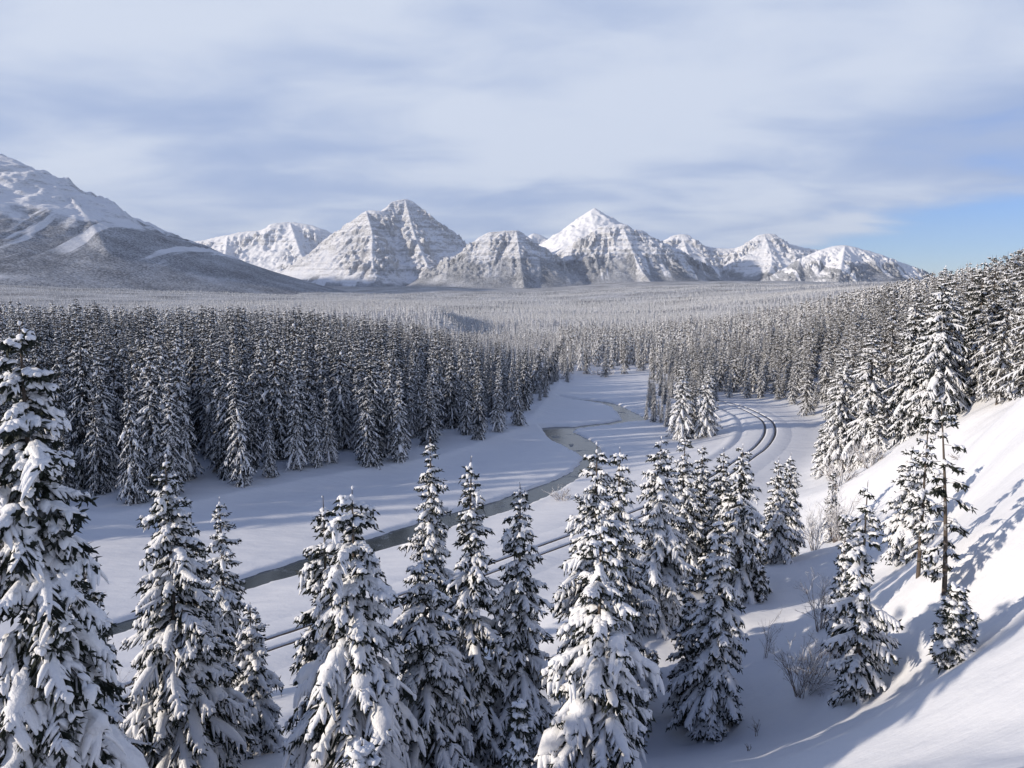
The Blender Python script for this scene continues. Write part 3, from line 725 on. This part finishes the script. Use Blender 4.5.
def mountain(ridges, seed, zb, mat, step, foot=1.95, concave=1.6, amp=0.022, strata=2.5, rib=0.09, pad=1.0):
    R = []
    for line in ridges:
        R.append(catmull(np.array([at_d(a, b, d) for a, b, d in line]), 4))
    A = np.vstack(R); Hm = A[:, 2].max() - zb
    reach = Hm * foot * 0.85 * pad
    xs = np.arange(A[:, 0].min() - reach, A[:, 0].max() + reach, step); ys = np.arange(A[:, 1].min() - reach, A[:, 1].max() + reach * 0.6, step)
    X, Y = np.meshgrid(xs, ys); x, y = X.ravel(), Y.ravel()
    # warp so that the ridges wander
    wx = x + 0.035 * Hm * fbm(x / (Hm * .7), y / (Hm * .7), 3, seed) ; wy = y + 0.035 * Hm * fbm(x / (Hm * .7) + 7, y / (Hm * .7), 3, seed + 3)
    best = np.zeros(x.shape); ub = np.ones(x.shape); second = np.zeros(x.shape); sa = np.zeros(x.shape); kb = np.full(x.shape, -1)
    rr = None
    for k, P in enumerate(R):
        lines = np.zeros(x.shape); s_run = 0.0; ls = np.zeros(x.shape); lu = np.ones(x.shape)
        for i in range(len(P) - 1):
            a, b = P[i], P[i + 1]; dx, dy = b[:2] - a[:2]; l2 = dx * dx + dy * dy + 1e-9
            t = np.clip(((x - a[0]) * dx + (y - a[1]) * dy) / l2, 0, 1)
            zc = a[2] + t * (b[2] - a[2]) - zb
            d0 = np.hypot(x - a[0] - t * dx, y - a[1] - t * dy)
            t2 = np.clip(((wx - a[0]) * dx + (wy - a[1]) * dy) / l2, 0, 1)
            d1 = np.hypot(wx - a[0] - t2 * dx, wy - a[1] - t2 * dy)
            w = sstep(d0, 0.02 * Hm, 0.45 * Hm); d = d0 * (1 - w) + d1 * w
            u = d / (np.maximum(zc, 30) * foot)
            h = zc * np.clip(1 - u, 0, 1) ** concave
            m_ = h > lines
            lu = np.where(m_, d0 / (np.maximum(zc, 30) * foot), lu); ls = np.where(m_, s_run + t * math.sqrt(l2), ls); lines = np.maximum(lines, h)
            s_run += math.sqrt(l2)
        m_ = lines > best
        second = np.where(m_, best, np.maximum(second, lines))
        ub = np.where(m_, lu, ub); sa = np.where(m_, ls + 5000 * k, sa); best = np.maximum(best, lines)
    z = best
    hn = z / Hm
    # gullies and buttresses, stronger away from the skyline
    rg = ridged(x / (Hm * 0.36), y / (Hm * 0.36), 5, seed + 11, 0.55)
    z = z + Hm * amp * (rg - 0.85) * sstep(hn, 0.02, 0.35) * (0.12 + 0.88 * sstep(ub, 0.0, 0.20))
    # ribs and gullies running down from the crest
    rw = Hm * 0.085
    lev = sstep((best - second) / Hm, 0.0, 0.07)
    rb = ridged(sa / rw + 0.5 * gnoise(x / rw, y / rw, seed + 30), ub * 1.6, 3, seed + 31, 0.6)
    z = z + Hm * rib * (rb - 0.9) * lev * sstep(ub, 0.0, 0.16) * (1 - sstep(ub, 0.35, 0.75)) * sstep(hn, 0.05, 0.3)
    z = z + Hm * 0.012 * (ridged(x / (Hm * 0.10), y / (Hm * 0.10), 4, seed + 15, 0.6) - 0.8) * sstep(hn, 0.1, 0.5) * (0.4 + 0.6 * sstep(ub, 0, 0.1))
    ph = z * 2 * math.pi / (Hm * 0.085) + 1.5 * gnoise(x / (Hm * .5), y / (Hm * .5), seed + 20)
    z = z + strata * np.sin(ph) * sstep(hn, 0.25, 0.5)
    z = zb + z - 40 * (hn < 0.004) - 12
    f = grid_faces(len(xs), len(ys))
    hz = hn[f].max(1) > 0.0
    f = f[hz]; use, inv = np.unique(f, return_inverse=True)
    v = np.stack([x, y, z], -1)[use]
    link('mountain', make_mesh('mountain', v, inv.reshape(-1, 4), [mat]), kind='structure')

def build_mountains():
    zb = -10
    # the long slope on the left
    mountain([[(-420, 60, 6300), (-250, 90, 5900), (-120, 118, 5500), (-40, 138, 5300), (0, 154, 5200), (14, 158, 5200), (30, 167, 5150), (60, 184, 5100), (90, 204, 5050), (120, 221, 5000), (150, 235, 5000), (185, 248, 4950),
               (225, 264, 4900), (270, 280, 4850), (320, 291, 4800)],
              [(0, 154, 5200), (10, 185, 4800), (25, 225, 4400), (40, 262, 4000)], [(60, 184, 5100), (85, 212, 4700), (105, 245, 4300)], [(-120, 118, 5500), (-110, 170, 4900), (-90, 230, 4300)]],
             101, -15, mat_mountain('left_slope_rock_and_wood', 430, -15, 0.04, 0.85, 0.55), 13, foot=2.5, concave=1.3, amp=0.014, strata=0.6, rib=0.05)
    # banded snowy range behind it
    mountain([[(150, 262, 14200), (188, 243, 14000), (200, 240, 14000), (228, 234, 13900), (240, 231, 13900), (262, 229, 13900), (272, 223, 13900), (290, 221, 14000), (308, 224, 14000), (322, 228, 14000), (345, 238, 14100), (400, 262, 14300)],
              [(290, 221, 14000), (300, 250, 13000), (310, 275, 12300)], [(228, 234, 13900), (225, 258, 13000)]],
             131, -10, mat_mountain('banded_snow_range', 120, -10, -0.06, 1.0, 0.4), 17, foot=1.95, amp=0.022, strata=6.2)
    # broad stepped peak
    mountain([[(262, 278, 9900), (290, 266, 9900), (310, 252, 9850), (325, 238, 9800), (345, 225, 9700), (362, 212, 9600), (372, 209, 9560), (384, 210, 9600), (392, 201, 9800), (405, 198, 9900), (415, 202, 9950), (424, 213, 10000), (431, 227, 10000),
               (445, 237, 10000), (455, 239, 10000), (468, 246, 10000), (490, 268, 10000)],
              [(366, 209, 9560), (372, 232, 9000), (372, 255, 8500), (376, 280, 8100)], [(325, 238, 9800), (322, 258, 9300), (315, 275, 8900)], [(405, 198, 9900), (415, 235, 9200), (428, 265, 8600)]],
             171, -10, mat_mountain('stepped_peak_rock', 110, -10, 0.12, 1.0), 12, foot=1.65, amp=0.022, strata=3.6)
    # far white shoulder between
    mountain([[(505, 262, 14500), (528, 236, 14400), (537, 233, 14400), (552, 240, 14400), (590, 262, 14500)]], 181, -10, mat_mountain('far_white_shoulder', 50, -10, -0.2, 1.0), 22, foot=1.7, amp=0.02)
    # dark-faced peak with a wooded apron
    mountain([[(405, 292, 8700), (430, 284, 8600), (450, 268, 8500), (464, 248, 8450), (480, 236, 8450), (487, 232, 8450), (500, 230, 8450), (514, 229, 8450), (520, 230, 8480), (528, 237, 8500), (540, 250, 8550), (556, 264, 8600), (580, 280, 8600), (610, 290, 8600)],
              [(516, 229, 8450), (519, 248, 8100), (521, 266, 7800), (524, 284, 7400)], [(487, 232, 8450), (484, 256, 8150), (478, 275, 7900)]],
             201, -15, mat_mountain('dark_faced_peak', 330, -15, 0.13, 0.5), 10, foot=1.85, amp=0.022, strata=2.5)
    # smooth white pyramid
    mountain([[(500, 268, 11300), (540, 243, 11300), (560, 231, 11300), (578, 218, 11300), (592, 208.5, 11300), (597, 208, 11300), (608, 216, 11300), (625, 224, 11300), (650, 240, 11300), (690, 262, 11300)],
              [(595, 208, 11300), (596, 232, 10700), (598, 255, 10100)]],
             221, -10, mat_mountain('white_pyramid', 100, -10, -0.45, 1.0, 0.2), 16, foot=1.5, concave=1.05, amp=0.012, strata=0.3, rib=0.02)
    # castellated mountain in front of the pyramid
    mountain([[(535, 272, 9000), (552, 254, 9000), (570, 244, 9000), (584, 238, 9000), (594, 229, 9000), (602, 225, 9000), (615, 223, 9000), (626, 223, 9000), (631, 228, 9000), (642, 229, 9020), (655, 238, 9050), (668, 243, 9060), (684, 251, 9080), (694, 262, 9100), (706, 278, 9100), (724, 294, 9100)],
              [(622, 223, 9000), (631, 245, 8600), (640, 266, 8200), (655, 286, 7700)], [(570, 244, 9000), (572, 262, 8600), (580, 282, 8200)], [(668, 243, 9060), (680, 262, 8700), (694, 284, 8300)]],
             241, -15, mat_mountain('castellated_rock', 370, -15, 0.08, 1.2), 10, foot=1.85, amp=0.022, strata=3.4)
    # far double summit on the right
    mountain([[(640, 262, 13000), (664, 240, 12900), (676, 234, 12900), (688, 234, 12900), (698, 243, 12900), (715, 247, 12800), (735, 247, 12800), (747, 242, 12700), (757, 235, 12600), (766, 233, 12600), (776, 234, 12600), (783, 241, 12600), (796, 245, 12600), (812, 248, 12700), (835, 252, 12800), (900, 268, 13000)],
              [(682, 234, 12900), (690, 258, 12200), (700, 280, 11500)], [(764, 233, 12600), (772, 258, 11900), (765, 280, 11200)]],
             261, -10, mat_mountain('double_summit', 250, -10, 0.02, 1.0), 15, foot=1.95, amp=0.022, strata=4.2)
    # rounded bright mountain on the right
    mountain([[(735, 296, 9000), (765, 278, 9000), (790, 264, 9000), (812, 252, 9000), (830, 246, 9000), (845, 244, 9000), (862, 248, 9000), (880, 253, 9000), (898, 260, 9000), (920, 268, 9000), (942, 278, 9000), (995, 295, 9000)],
              [(845, 244, 9000), (842, 262, 8500), (838, 282, 8000)], [(898, 260, 9000), (905, 280, 8500)], [(800, 257, 9000), (795, 280, 8500)]],
             281, -15, mat_mountain('rounded_mountain', 330, -15, -0.20, 1.3, 0.35), 11, foot=1.95, concave=1.5, amp=0.014, strata=1.4)
build_mountains()

# ------------------------------------------------------------------ stands of trees
MID = []      # (crown mesh, trunk mesh, height)
def proto(h, R, seed, needle=None, **kw):
    needle = needle or M_NEEDLE_MID
    nd, sn, tr = conifer(h, R, seed, **kw)
    v, f, mi, sm = joined([(nd, 0, False), (sn, 1, True)])
    crown = make_mesh('crown', v, f, [needle, M_SNOW], sm, mi)
    trunk = make_mesh('trunk', tr[0], tr[1], [M_BARK])
    v, f, mi, sm = joined([(nd, 0, False), (sn, 1, True), (tr, 2, True)])
    whole = make_mesh('spruce', v, f, [needle, M_SNOW, M_BARK], sm, mi)
    return crown, trunk, whole, h
for k in range(4):      # slender riverside spruces
    MID.append(proto(15, [2.4, 2.0, 2.7, 2.2][k], 300 + k, M_NEEDLE_RIVER, levels=30, per=6, twig=0.24, snow=[0.68, 0.8, 0.62, 0.85][k], pads=0.08, power=[0.72, 0.7, 0.66, 0.8][k], detail=1, droop=0.45, start=0.03, fat=0.85))
for k in range(4):      # fuller, taller forest trees of the hillside
    MID.append(proto(13, [2.4, 2.1, 2.7, 2.2][k], 320 + k, levels=24, per=6, twig=0.26, snow=[0.8, 0.7, 0.85, 0.75][k], pads=0.06, power=[0.6, 0.5, 0.65, 0.5][k], detail=1, droop=0.32, gap=0.3, start=0.08, fat=0.85))
FARP = [proto(11, [1.7, 1.5, 1.9][k], 340 + k, levels=13, per=5, twig=0.65, snow=[0.8, 0.75, 0.85][k], pads=0, power=0.6, detail=0, start=0.03, fat=1.0, droop=0.7, pitch_low=-0.6, pitch_top=0.2)[2] for k in range(3)]
VFAR = [proto(11, [2.0, 2.3, 1.8][k], 350 + k, M_NEEDLE, levels=7, per=4, twig=1.6, snow=[0.85, 0.7, 0.85][k], pads=0, power=0.6, detail=0, start=0.02, fat=2.0, droop=0.9, pitch_low=-0.8, pitch_top=0.0)[2] for k in range(3)]

# ground kept free of trees: river flats, railway and the open snow slope
FLAT_PX = [(-160, 560), (0, 506), (110, 512), (200, 500), (300, 480), (430, 459), (520, 429), (542, 405), (556, 388), (575, 378), (650, 374), (652, 392), (636, 408), (645, 420), (672, 430), (712, 430), (716, 402), (728, 399), (762, 401), (816, 423), (830, 455)]
FLATP = [at_z(a, b, 0.8)[:2] for a, b in FLAT_PX] + [at_d(a, b, d)[:2] for a, b, d in [(850, 470, 78), (885, 462, 75), (905, 445, 68), (945, 424, 61), (1024, 388, 46), (1120, 350, 40)]] + \
        [np.array(p, float) for p in [(90, -40), (-30, -40), (-40, 20), (-60, 60)]]
def jitter_grid(x0, x1, y0, y1, s, rng):
    X, Y = np.meshgrid(np.arange(x0, x1, s), np.arange(y0, y1, s))
    return X.ravel() + rng.uniform(-.42, .42, X.size) * s, Y.ravel() + rng.uniform(-.42, .42, X.size) * s

Z_LEFT = [(95, 'behind the huge left-edge spruce'), (190, 'above the bare grey shrub and the tall full spruce'), (270, 'above the lone open spruce on the bank'),
          (335, 'above the slender pointed spruce'), (395, 'above the broad snow-capped spruce'), (450, 'above the tallest narrow spruce'),
          (500, 'above the sparse tufted spruce'), (600, 'at its tip by the river bend')]
TIPS = [(165, 'tall full spruce'), (219, 'lone open spruce'), (323, 'slender pointed spruce'), (352, 'broad snow-capped spruce'), (430, 'tallest narrow spruce'), (471, 'sparse tufted spruce'), (520, 'white-tipped slim spruce')]
def place_words(pxx, lft, yy, de, taken):
    if lft:
        for q, w in TIPS:
            if abs(pxx - q) < 9 and de < 4.5 and w not in taken:
                taken.add(w)
                return 'frontmost riverside-stand spruce straight above the tip of the %s' % w, 'front spruces of the riverside stand'
        for q, w in Z_LEFT:
            if pxx < q: break
        row = 'front-row' if de < 4 else 'deeper'
        return '%s shaded riverside spruce %s' % (row, w), '%s spruces of the riverside stand %s' % (row, w)
    if pxx < 735 and yy < 190:
        w = 'lower left end' if pxx < 672 else 'tall right end'
        return 'snowy spruce at the %s of the clump inside the track curve' % w, 'spruces at the %s of the clump inside the track curve' % w
    row = 'front-row' if de < 4 else 'deeper'
    for q, w in [(770, 'behind the far end of the track curve'), (825, 'behind the outermost bend of the track'), (880, 'above the grey brush'), (935, 'left of the biggest hillside spruce'), (2000, 'above the crest of the snow slope')]:
        if pxx < q: break
    return '%s frosted spruce of the hillside forest %s' % (row, w), '%s spruces of the hillside forest %s' % (row, w)

def build_stands():
    taken = set()
    rng = np.random.default_rng(7)
    def cand(r0, r1, s, lat=0.80):
        x, y = jitter_grid(-lat * r1 - 15, lat * r1 + 15, 5, r1, s, rng)
        R = np.hypot(x, y); k = (R >= r0) & (R < r1) & (np.abs(x) < lat * y + 15)
        return x[k], y[k]
    allx, ally, lod = [], [], []
    for r0, r1, s, L in [(40, 215, 4.2, 1), (215, 380, 3.7, 0), (380, 650, 5.2, 0), (650, 1250, 8.0, -1), (1250, 2500, 13.5, -1), (2500, 5200, 27, -1)]:
        x, y = cand(r0, r1, s)
        if r0 < 650:
            d, _, ins = poly_dist(x, y, FLATP, closed=True); k = (~ins) & (d > 0.4); x, y = x[k], y[k]
            # a clearing where the river comes in
            px, py, _ = project(np.stack([x, y, np.zeros(len(x))], -1))
            k = ~((y > 180) & (y < 225) & (px > 572) & (px < 650) & (rng.random(len(x)) < 0.8)); x, y = x[k], y[k]
        else:
            cl = gnoise(x / 140, y / 200, 50) + 0.5 * gnoise(x / 45, y / 60, 51)
            k = cl > -0.62; x, y = x[k], y[k]
        allx.append(x); ally.append(y); lod.append(np.full(len(x), L))
    sx, sy = jitter_grid(-75, -7, -30, 26, 4.6, rng); k = (sx < -0.72 * np.maximum(sy, 0) - 6.5) & (rng.random(len(sx)) < 0.55)  # unseen trees added left of and behind the camera to shade the foreground
    allx.append(sx[k]); ally.append(sy[k]); lod.append(np.full(k.sum(), 2))
    x = np.concatenate(allx); y = np.concatenate(ally); lod = np.concatenate(lod); z = gz(x, y)
    n = len(x)
    d_edge, _, _ = poly_dist(x, y, FLATP, closed=True)
    px, py, dep = project(np.stack([x, y, z], -1))
    left = (px < 560) & (y < 420)
    # heights: tall stand over the river, lower towards its tip; mixed heights on the hillside
    hL = np.interp(px, [0, 300, 400, 470, 540], [16.3, 15.8, 14.6, 12.5, 10.5]) + rng.normal(size=n) * 1.1
    hL = np.where(d_edge < 6, hL * np.where(rng.random(n) < 0.35, rng.uniform(0.3, 0.6, n), rng.uniform(0.7, 1.0, n)), hL)
    hR = 8.8 + rng.normal(size=n) * 1.3 + 3.2 * sstep(px, 770, 880)
    hR = np.where((px < 672) & (y < 190), hR * 0.62, hR)
    hR = np.where(d_edge < 5, hR * rng.uniform(0.65, 1.0, n), hR)
    hF = 8.5 + rng.normal(size=n) * 1.3
    h = np.where(left, hL, hR); h = np.where(y > 420, hF, h); h = np.where(lod == 2, rng.uniform(7, 12, n), h); h = np.clip(h, 3.0, 20)
    # trees kept below the canopy line of the left stand
    top = CAMZ - (np.interp(px, [0, 300, 400, 470, 520, 560], [304, 312, 322, 334, 345, 352]) - 288) / F * y
    h = np.where(left & (y > 100) & (lod < 2), np.minimum(h, np.maximum(top - z, 5) * np.where(rng.random(n) < 0.3, rng.uniform(0.94, 1.14, n), rng.uniform(0.58, 0.94, n))), h)
    cap = CAMZ + (288 - np.interp(px, [700, 760, 870, 940, 1024], [318, 302, 285, 268, 245])) / F * y
    h = np.where(~left & (y < 420) & (px > 700) & (lod < 2), np.clip(np.minimum(h, cap - z), 3.5, None), h)
    # skyline of the right-hand forest
    near = lod == 1
    P = np.stack([x, y, z], -1)
    # the trees that show largest become individuals
    vis = near & (np.abs(px - 512) < 560)
    score = np.where(vis, h / dep * (1.9 * np.exp(-d_edge / 7.0) + 0.25), -1)
    score = np.where(left, score * 1.0, score)
    N_IND = 230
    order = np.argsort(-score)[:N_IND]
    ind = np.zeros(n, bool); ind[order] = True
    for i in order:
        pxx = px[i]
        lft = left[i]
        # keep the tall dark stands apart in words by where they stand
        lab, grp = place_words(pxx, lft, y[i], d_edge[i], taken)
        kk = int(rng.integers(0, 4)) + (0 if lft or pxx < 735 else 4)
        c, t, wh, hh = MID[kk]
        s = h[i] / hh; wdt = s * rng.uniform(0.85, 1.15)
        root = link('spruce_tree', None, None, (x[i], y[i], z[i]), label=lab, category='spruce tree', group=grp)
        root.rotation_euler = (rng.normal() * 0.02, rng.normal() * 0.02, rng.random() * 6.28); root.scale = (wdt, wdt, s)
        link('trunk', t, root); link('crown', c, root)
    for q, (lx, ly, ld, lh, tilt) in enumerate([(524, 424, 155, 13, 0.42), (531, 418, 160, 12, 0.50), (539, 410, 168, 13, 0.46), (528, 408, 172, 12, 0.36), (546, 400, 180, 11, 0.44), (518, 432, 148, 11, 0.34)]):
        p = at_d(lx, ly, ld); c, t, wh, hh = MID[q % 4]
        root = link('spruce_tree', None, None, (p[0], p[1], float(gz(p[0], p[1])[0]) - 0.2), label='spruce leaning over the river ice at the bend end of the riverside stand', category='spruce tree', group='leaning spruces at the river bend')
        root.rotation_euler = (0, tilt, q * 0.1); root.scale = (lh / hh * 0.9, lh / hh * 0.9, lh / hh)
        link('trunk', t, root); link('crown', c, root)
    # everything further into the stands: one mass
    def mass(sel, protos, base, name):
        idx = np.where(sel)[0]; k = len(idx)
        me = bpy.data.meshes.new(name); me.vertices.add(k); me.vertices.foreach_set('co', P[idx].astype(np.float32).ravel())
        a = me.attributes.new('scl', 'FLOAT_VECTOR', 'POINT')
        s = h[idx] / base; w = s * rng.uniform(0.85, 1.2, k); a.data.foreach_set('vector', np.stack([w, w, s], -1).astype(np.float32).ravel())
        a = me.attributes.new('turn', 'FLOAT', 'POINT'); a.data.foreach_set('value', (rng.random(k) * 6.28).astype(np.float32))
        a = me.attributes.new('pick', 'INT', 'POINT'); a.data.foreach_set('value', rng.integers(0, len(protos), k).astype(np.int32))
        o = link(name, me, None, kind='stuff')
        cl = bpy.data.collections.new(name + '_trees')
        for q, pm in enumerate(protos):
            po = bpy.data.objects.new('spruce_%02d' % q, pm); cl.objects.link(po)
        g = bpy.data.node_groups.new(name, 'GeometryNodeTree')
        g.interface.new_socket('Geometry', in_out='INPUT', socket_type='NodeSocketGeometry'); g.interface.new_socket('Geometry', in_out='OUTPUT', socket_type='NodeSocketGeometry')
        gi = g.nodes.new('NodeGroupInput'); go = g.nodes.new('NodeGroupOutput')
        ci = g.nodes.new('GeometryNodeCollectionInfo'); ci.inputs['Collection'].default_value = cl; ci.inputs['Separate Children'].default_value = True; ci.inputs['Reset Children'].default_value = True
        io = g.nodes.new('GeometryNodeInstanceOnPoints'); io.inputs['Pick Instance'].default_value = True
        def na(nm, ty):
            q = g.nodes.new('GeometryNodeInputNamedAttribute'); q.data_type = ty; q.inputs[0].default_value = nm; return q.outputs[0]
        g.links.new(gi.outputs[0], io.inputs['Points']); g.links.new(ci.outputs[0], io.inputs['Instance'])
        g.links.new(na('pick', 'INT'), io.inputs['Instance Index']); g.links.new(na('scl', 'FLOAT_VECTOR'), io.inputs['Scale'])
        cx = g.nodes.new('ShaderNodeCombineXYZ'); g.links.new(na('turn', 'FLOAT'), cx.inputs[2]); g.links.new(cx.outputs[0], io.inputs['Rotation'])
        g.links.new(io.outputs[0], go.inputs[0])
        md = o.modifiers.new('trees', 'NODES'); md.node_group = g
        print(name, k)
    mass(near & ~ind & left, [m[2] for m in MID[:4]], 15, 'forest')
    mass(near & ~ind & ~left, [m[2] for m in MID[4:]], 13, 'forest')
    mass(lod == 2, [m[2] for m in MID[4:]], 13, 'forest')  # the added shade trees, out of view
    mass(lod == 0, FARP, 11, 'forest')
    mass(lod == -1, VFAR, 11, 'forest')
build_stands()

def haze():
    m, n, out = new_mat('cold_air'); m.node_tree.nodes.remove(out); out = n.node('ShaderNodeOutputMaterial')
    pv = n.node('ShaderNodeVolumePrincipled', inp={'Color': (0.86, 0.92, 1.0, 1), 'Density': 1.9e-5, 'Anisotropy': 0.2})
    n.l.new(pv.outputs[0], out.inputs['Volume'])
    x0, x1, y0, y1, z0, z1 = -14500, 14500, -2000, 19500, -60, 1500
    v = np.array([[x, y, z] for z in (z0, z1) for y in (y0, y1) for x in (x0, x1)], float)
    f = np.array([[0, 2, 3, 1], [4, 5, 7, 6], [0, 1, 5, 4], [2, 6, 7, 3], [0, 4, 6, 2], [1, 3, 7, 5]])
    link('haze', make_mesh('haze', v, f, [m], False), kind='stuff')
haze()

# ------------------------------------------------------------------ bare shrubs, twigs and grass stalks
def shrub(px, py, d, hpx, wpx, seed, label, name='bare_shrub', cat='shrub', n=16, group=None, snow=0.3, thick=1.0, spread=0.7):
    rng = np.random.default_rng(seed)
    p = at_d(px, py, d); x, y = p[0], p[1]; z = float(gz(x, y)[0]); h = hpx * d / F; wd = wpx * d / F
    C, Wd, C2, W2 = [], [], [], []
    def stem(p0, dirv, L, r, lev):
        s = np.linspace(0, 1, 6)[:, None]
        bend = rng.normal(size=3) * 0.16 + np.array([0, 0, 0.10])
        pts = p0 + dirv * L * s + bend * L * s ** 2
        C.append(pts); Wd.append(r * (1 - 0.75 * s[:, 0]))
        if rng.random() < snow:
            C2.append(pts + np.array([0, 0, r])); W2.append(r * 1.6 * np.array([0.3, 1, 1, 1, .8, .2]))
        if lev < 3:
            for _ in range(rng.integers(2, 5)):
                t = rng.uniform(0.25, 0.95); q = p0 + dirv * L * t + bend * L * t * t
                dv = dirv + rng.normal(size=3) * 0.42; dv /= np.linalg.norm(dv)
                stem(q, dv, L * rng.uniform(0.35, 0.6), r * 0.6, lev + 1)
    for k in range(n):
        a = rng.random() * 6.28; e = rng.uniform(0.05, spread)
        dv = np.array([math.cos(a) * e * wd / h, math.sin(a) * e * wd / h, 1.0]); dv /= np.linalg.norm(dv)
        stem(np.array([math.cos(a), math.sin(a), 0]) * rng.uniform(0, 0.15) * wd + np.array([0, 0, -0.1]), dv, h * rng.uniform(0.45, 0.75), 0.010 * thick * rng.uniform(0.7, 1.3), 0)
    v, f = tubes(np.array(C), np.broadcast_to([0.1, 1.0, 0.02], np.array(C).shape), np.array(Wd), np.array(Wd), 4, 1.0)
    parts = [((v, f), 0, False)]
    if C2:
        v, f = tubes(np.array(C2), np.broadcast_to([0, 0, 1.0], np.array(C2).shape), np.array(W2), np.array(W2), 5, 0.5); parts.append(((v, f), 1, True))
    v, f, mi, sm = joined(parts)
    o = link(name, make_mesh(name, v, f, [M_TWIG, M_SNOW], sm, mi), None, (x, y, z), label=label, category=cat)
    if group: o['group'] = group
m_, n_, out_ = new_mat('twig_bark'); principled(n_, out_, n_.mix(n_.noise(n_.node('ShaderNodeTexCoord').outputs['Object'], 4, 3), (0.07, 0.05, 0.04), (0.24, 0.19, 0.16)), 0.85, 0.1); M_TWIG = m_
shrub(122, 668, 26, 110, 30, 1, 'bare grey leafless shrub between the huge left-edge spruce and the tall full spruce', n=7, thick=1.3)
shrub(803, 655, 29, 68, 62, 2, 'wide bare brown shrub on the slope left of the open-branched spruce', n=34, snow=0.4, thick=1.6)
shrub(822, 600, 33, 60, 34, 3, 'upright bare shrub behind the wide brown one, beside the open-branched spruce', n=18, thick=1.5, snow=0.4)
shrub(765, 628, 33, 50, 18, 4, 'small bare shrub right of the dense cone-shaped spruce', n=6)
shrub(836, 545, 55, 55, 28, 5, 'tangled grey brush at the foot of the thin pale sapling', n=24, snow=0.5, thick=2.0, spread=1.0)
shrub(815, 545, 52, 48, 26, 6, 'snow-spotted brush just left of the thin pale sapling', n=20, snow=0.8, thick=2.0, spread=1.0)
shrub(838, 492, 66, 34, 40, 7, 'low grey brush on the outer bank below the hillside forest corner', n=26, snow=0.5, thick=2.6, spread=1.1)
shrub(868, 488, 66, 30, 30, 8, 'low grey brush at the top corner of the snow slope', n=20, snow=0.5, thick=2.6, spread=1.1)
shrub(560, 522, 82, 16, 34, 9, 'thin pale brush on the river bank left of the ragged-topped spruce', n=20, snow=0.5, thick=2.2, spread=1.2)
shrub(757, 720, 27, 26, 8, 10, 'few dry stalks poking from shaded snow right of the cone-shaped spruce', name='dry_stalks', cat='stalks', n=4, snow=0)
shrub(748, 748, 25, 12, 8, 11, 'short dry stalks near the bottom edge on shaded snow', name='dry_stalks', cat='stalks', n=4, snow=0)
shrub(968, 392, 50, 12, 40, 12, 'dry twigs along the crest of the snow slope under the hillside forest', name='dry_stalks', cat='stalks', n=30, snow=0.2, thick=1.5, spread=1.4)
shrub(900, 520, 48, 26, 26, 13, 'sparse twigs left of the pale frosted spruce', n=8, snow=0.4, thick=1.2)
shrub(560, 398, 190, 12, 50, 14, 'low brush by the far river bend', n=20, snow=0.6, thick=4.0, spread=1.5)
shrub(600, 386, 205, 12, 60, 15, 'low brush on the far bank beyond the river loop', n=24, snow=0.6, thick=4.0, spread=1.5)
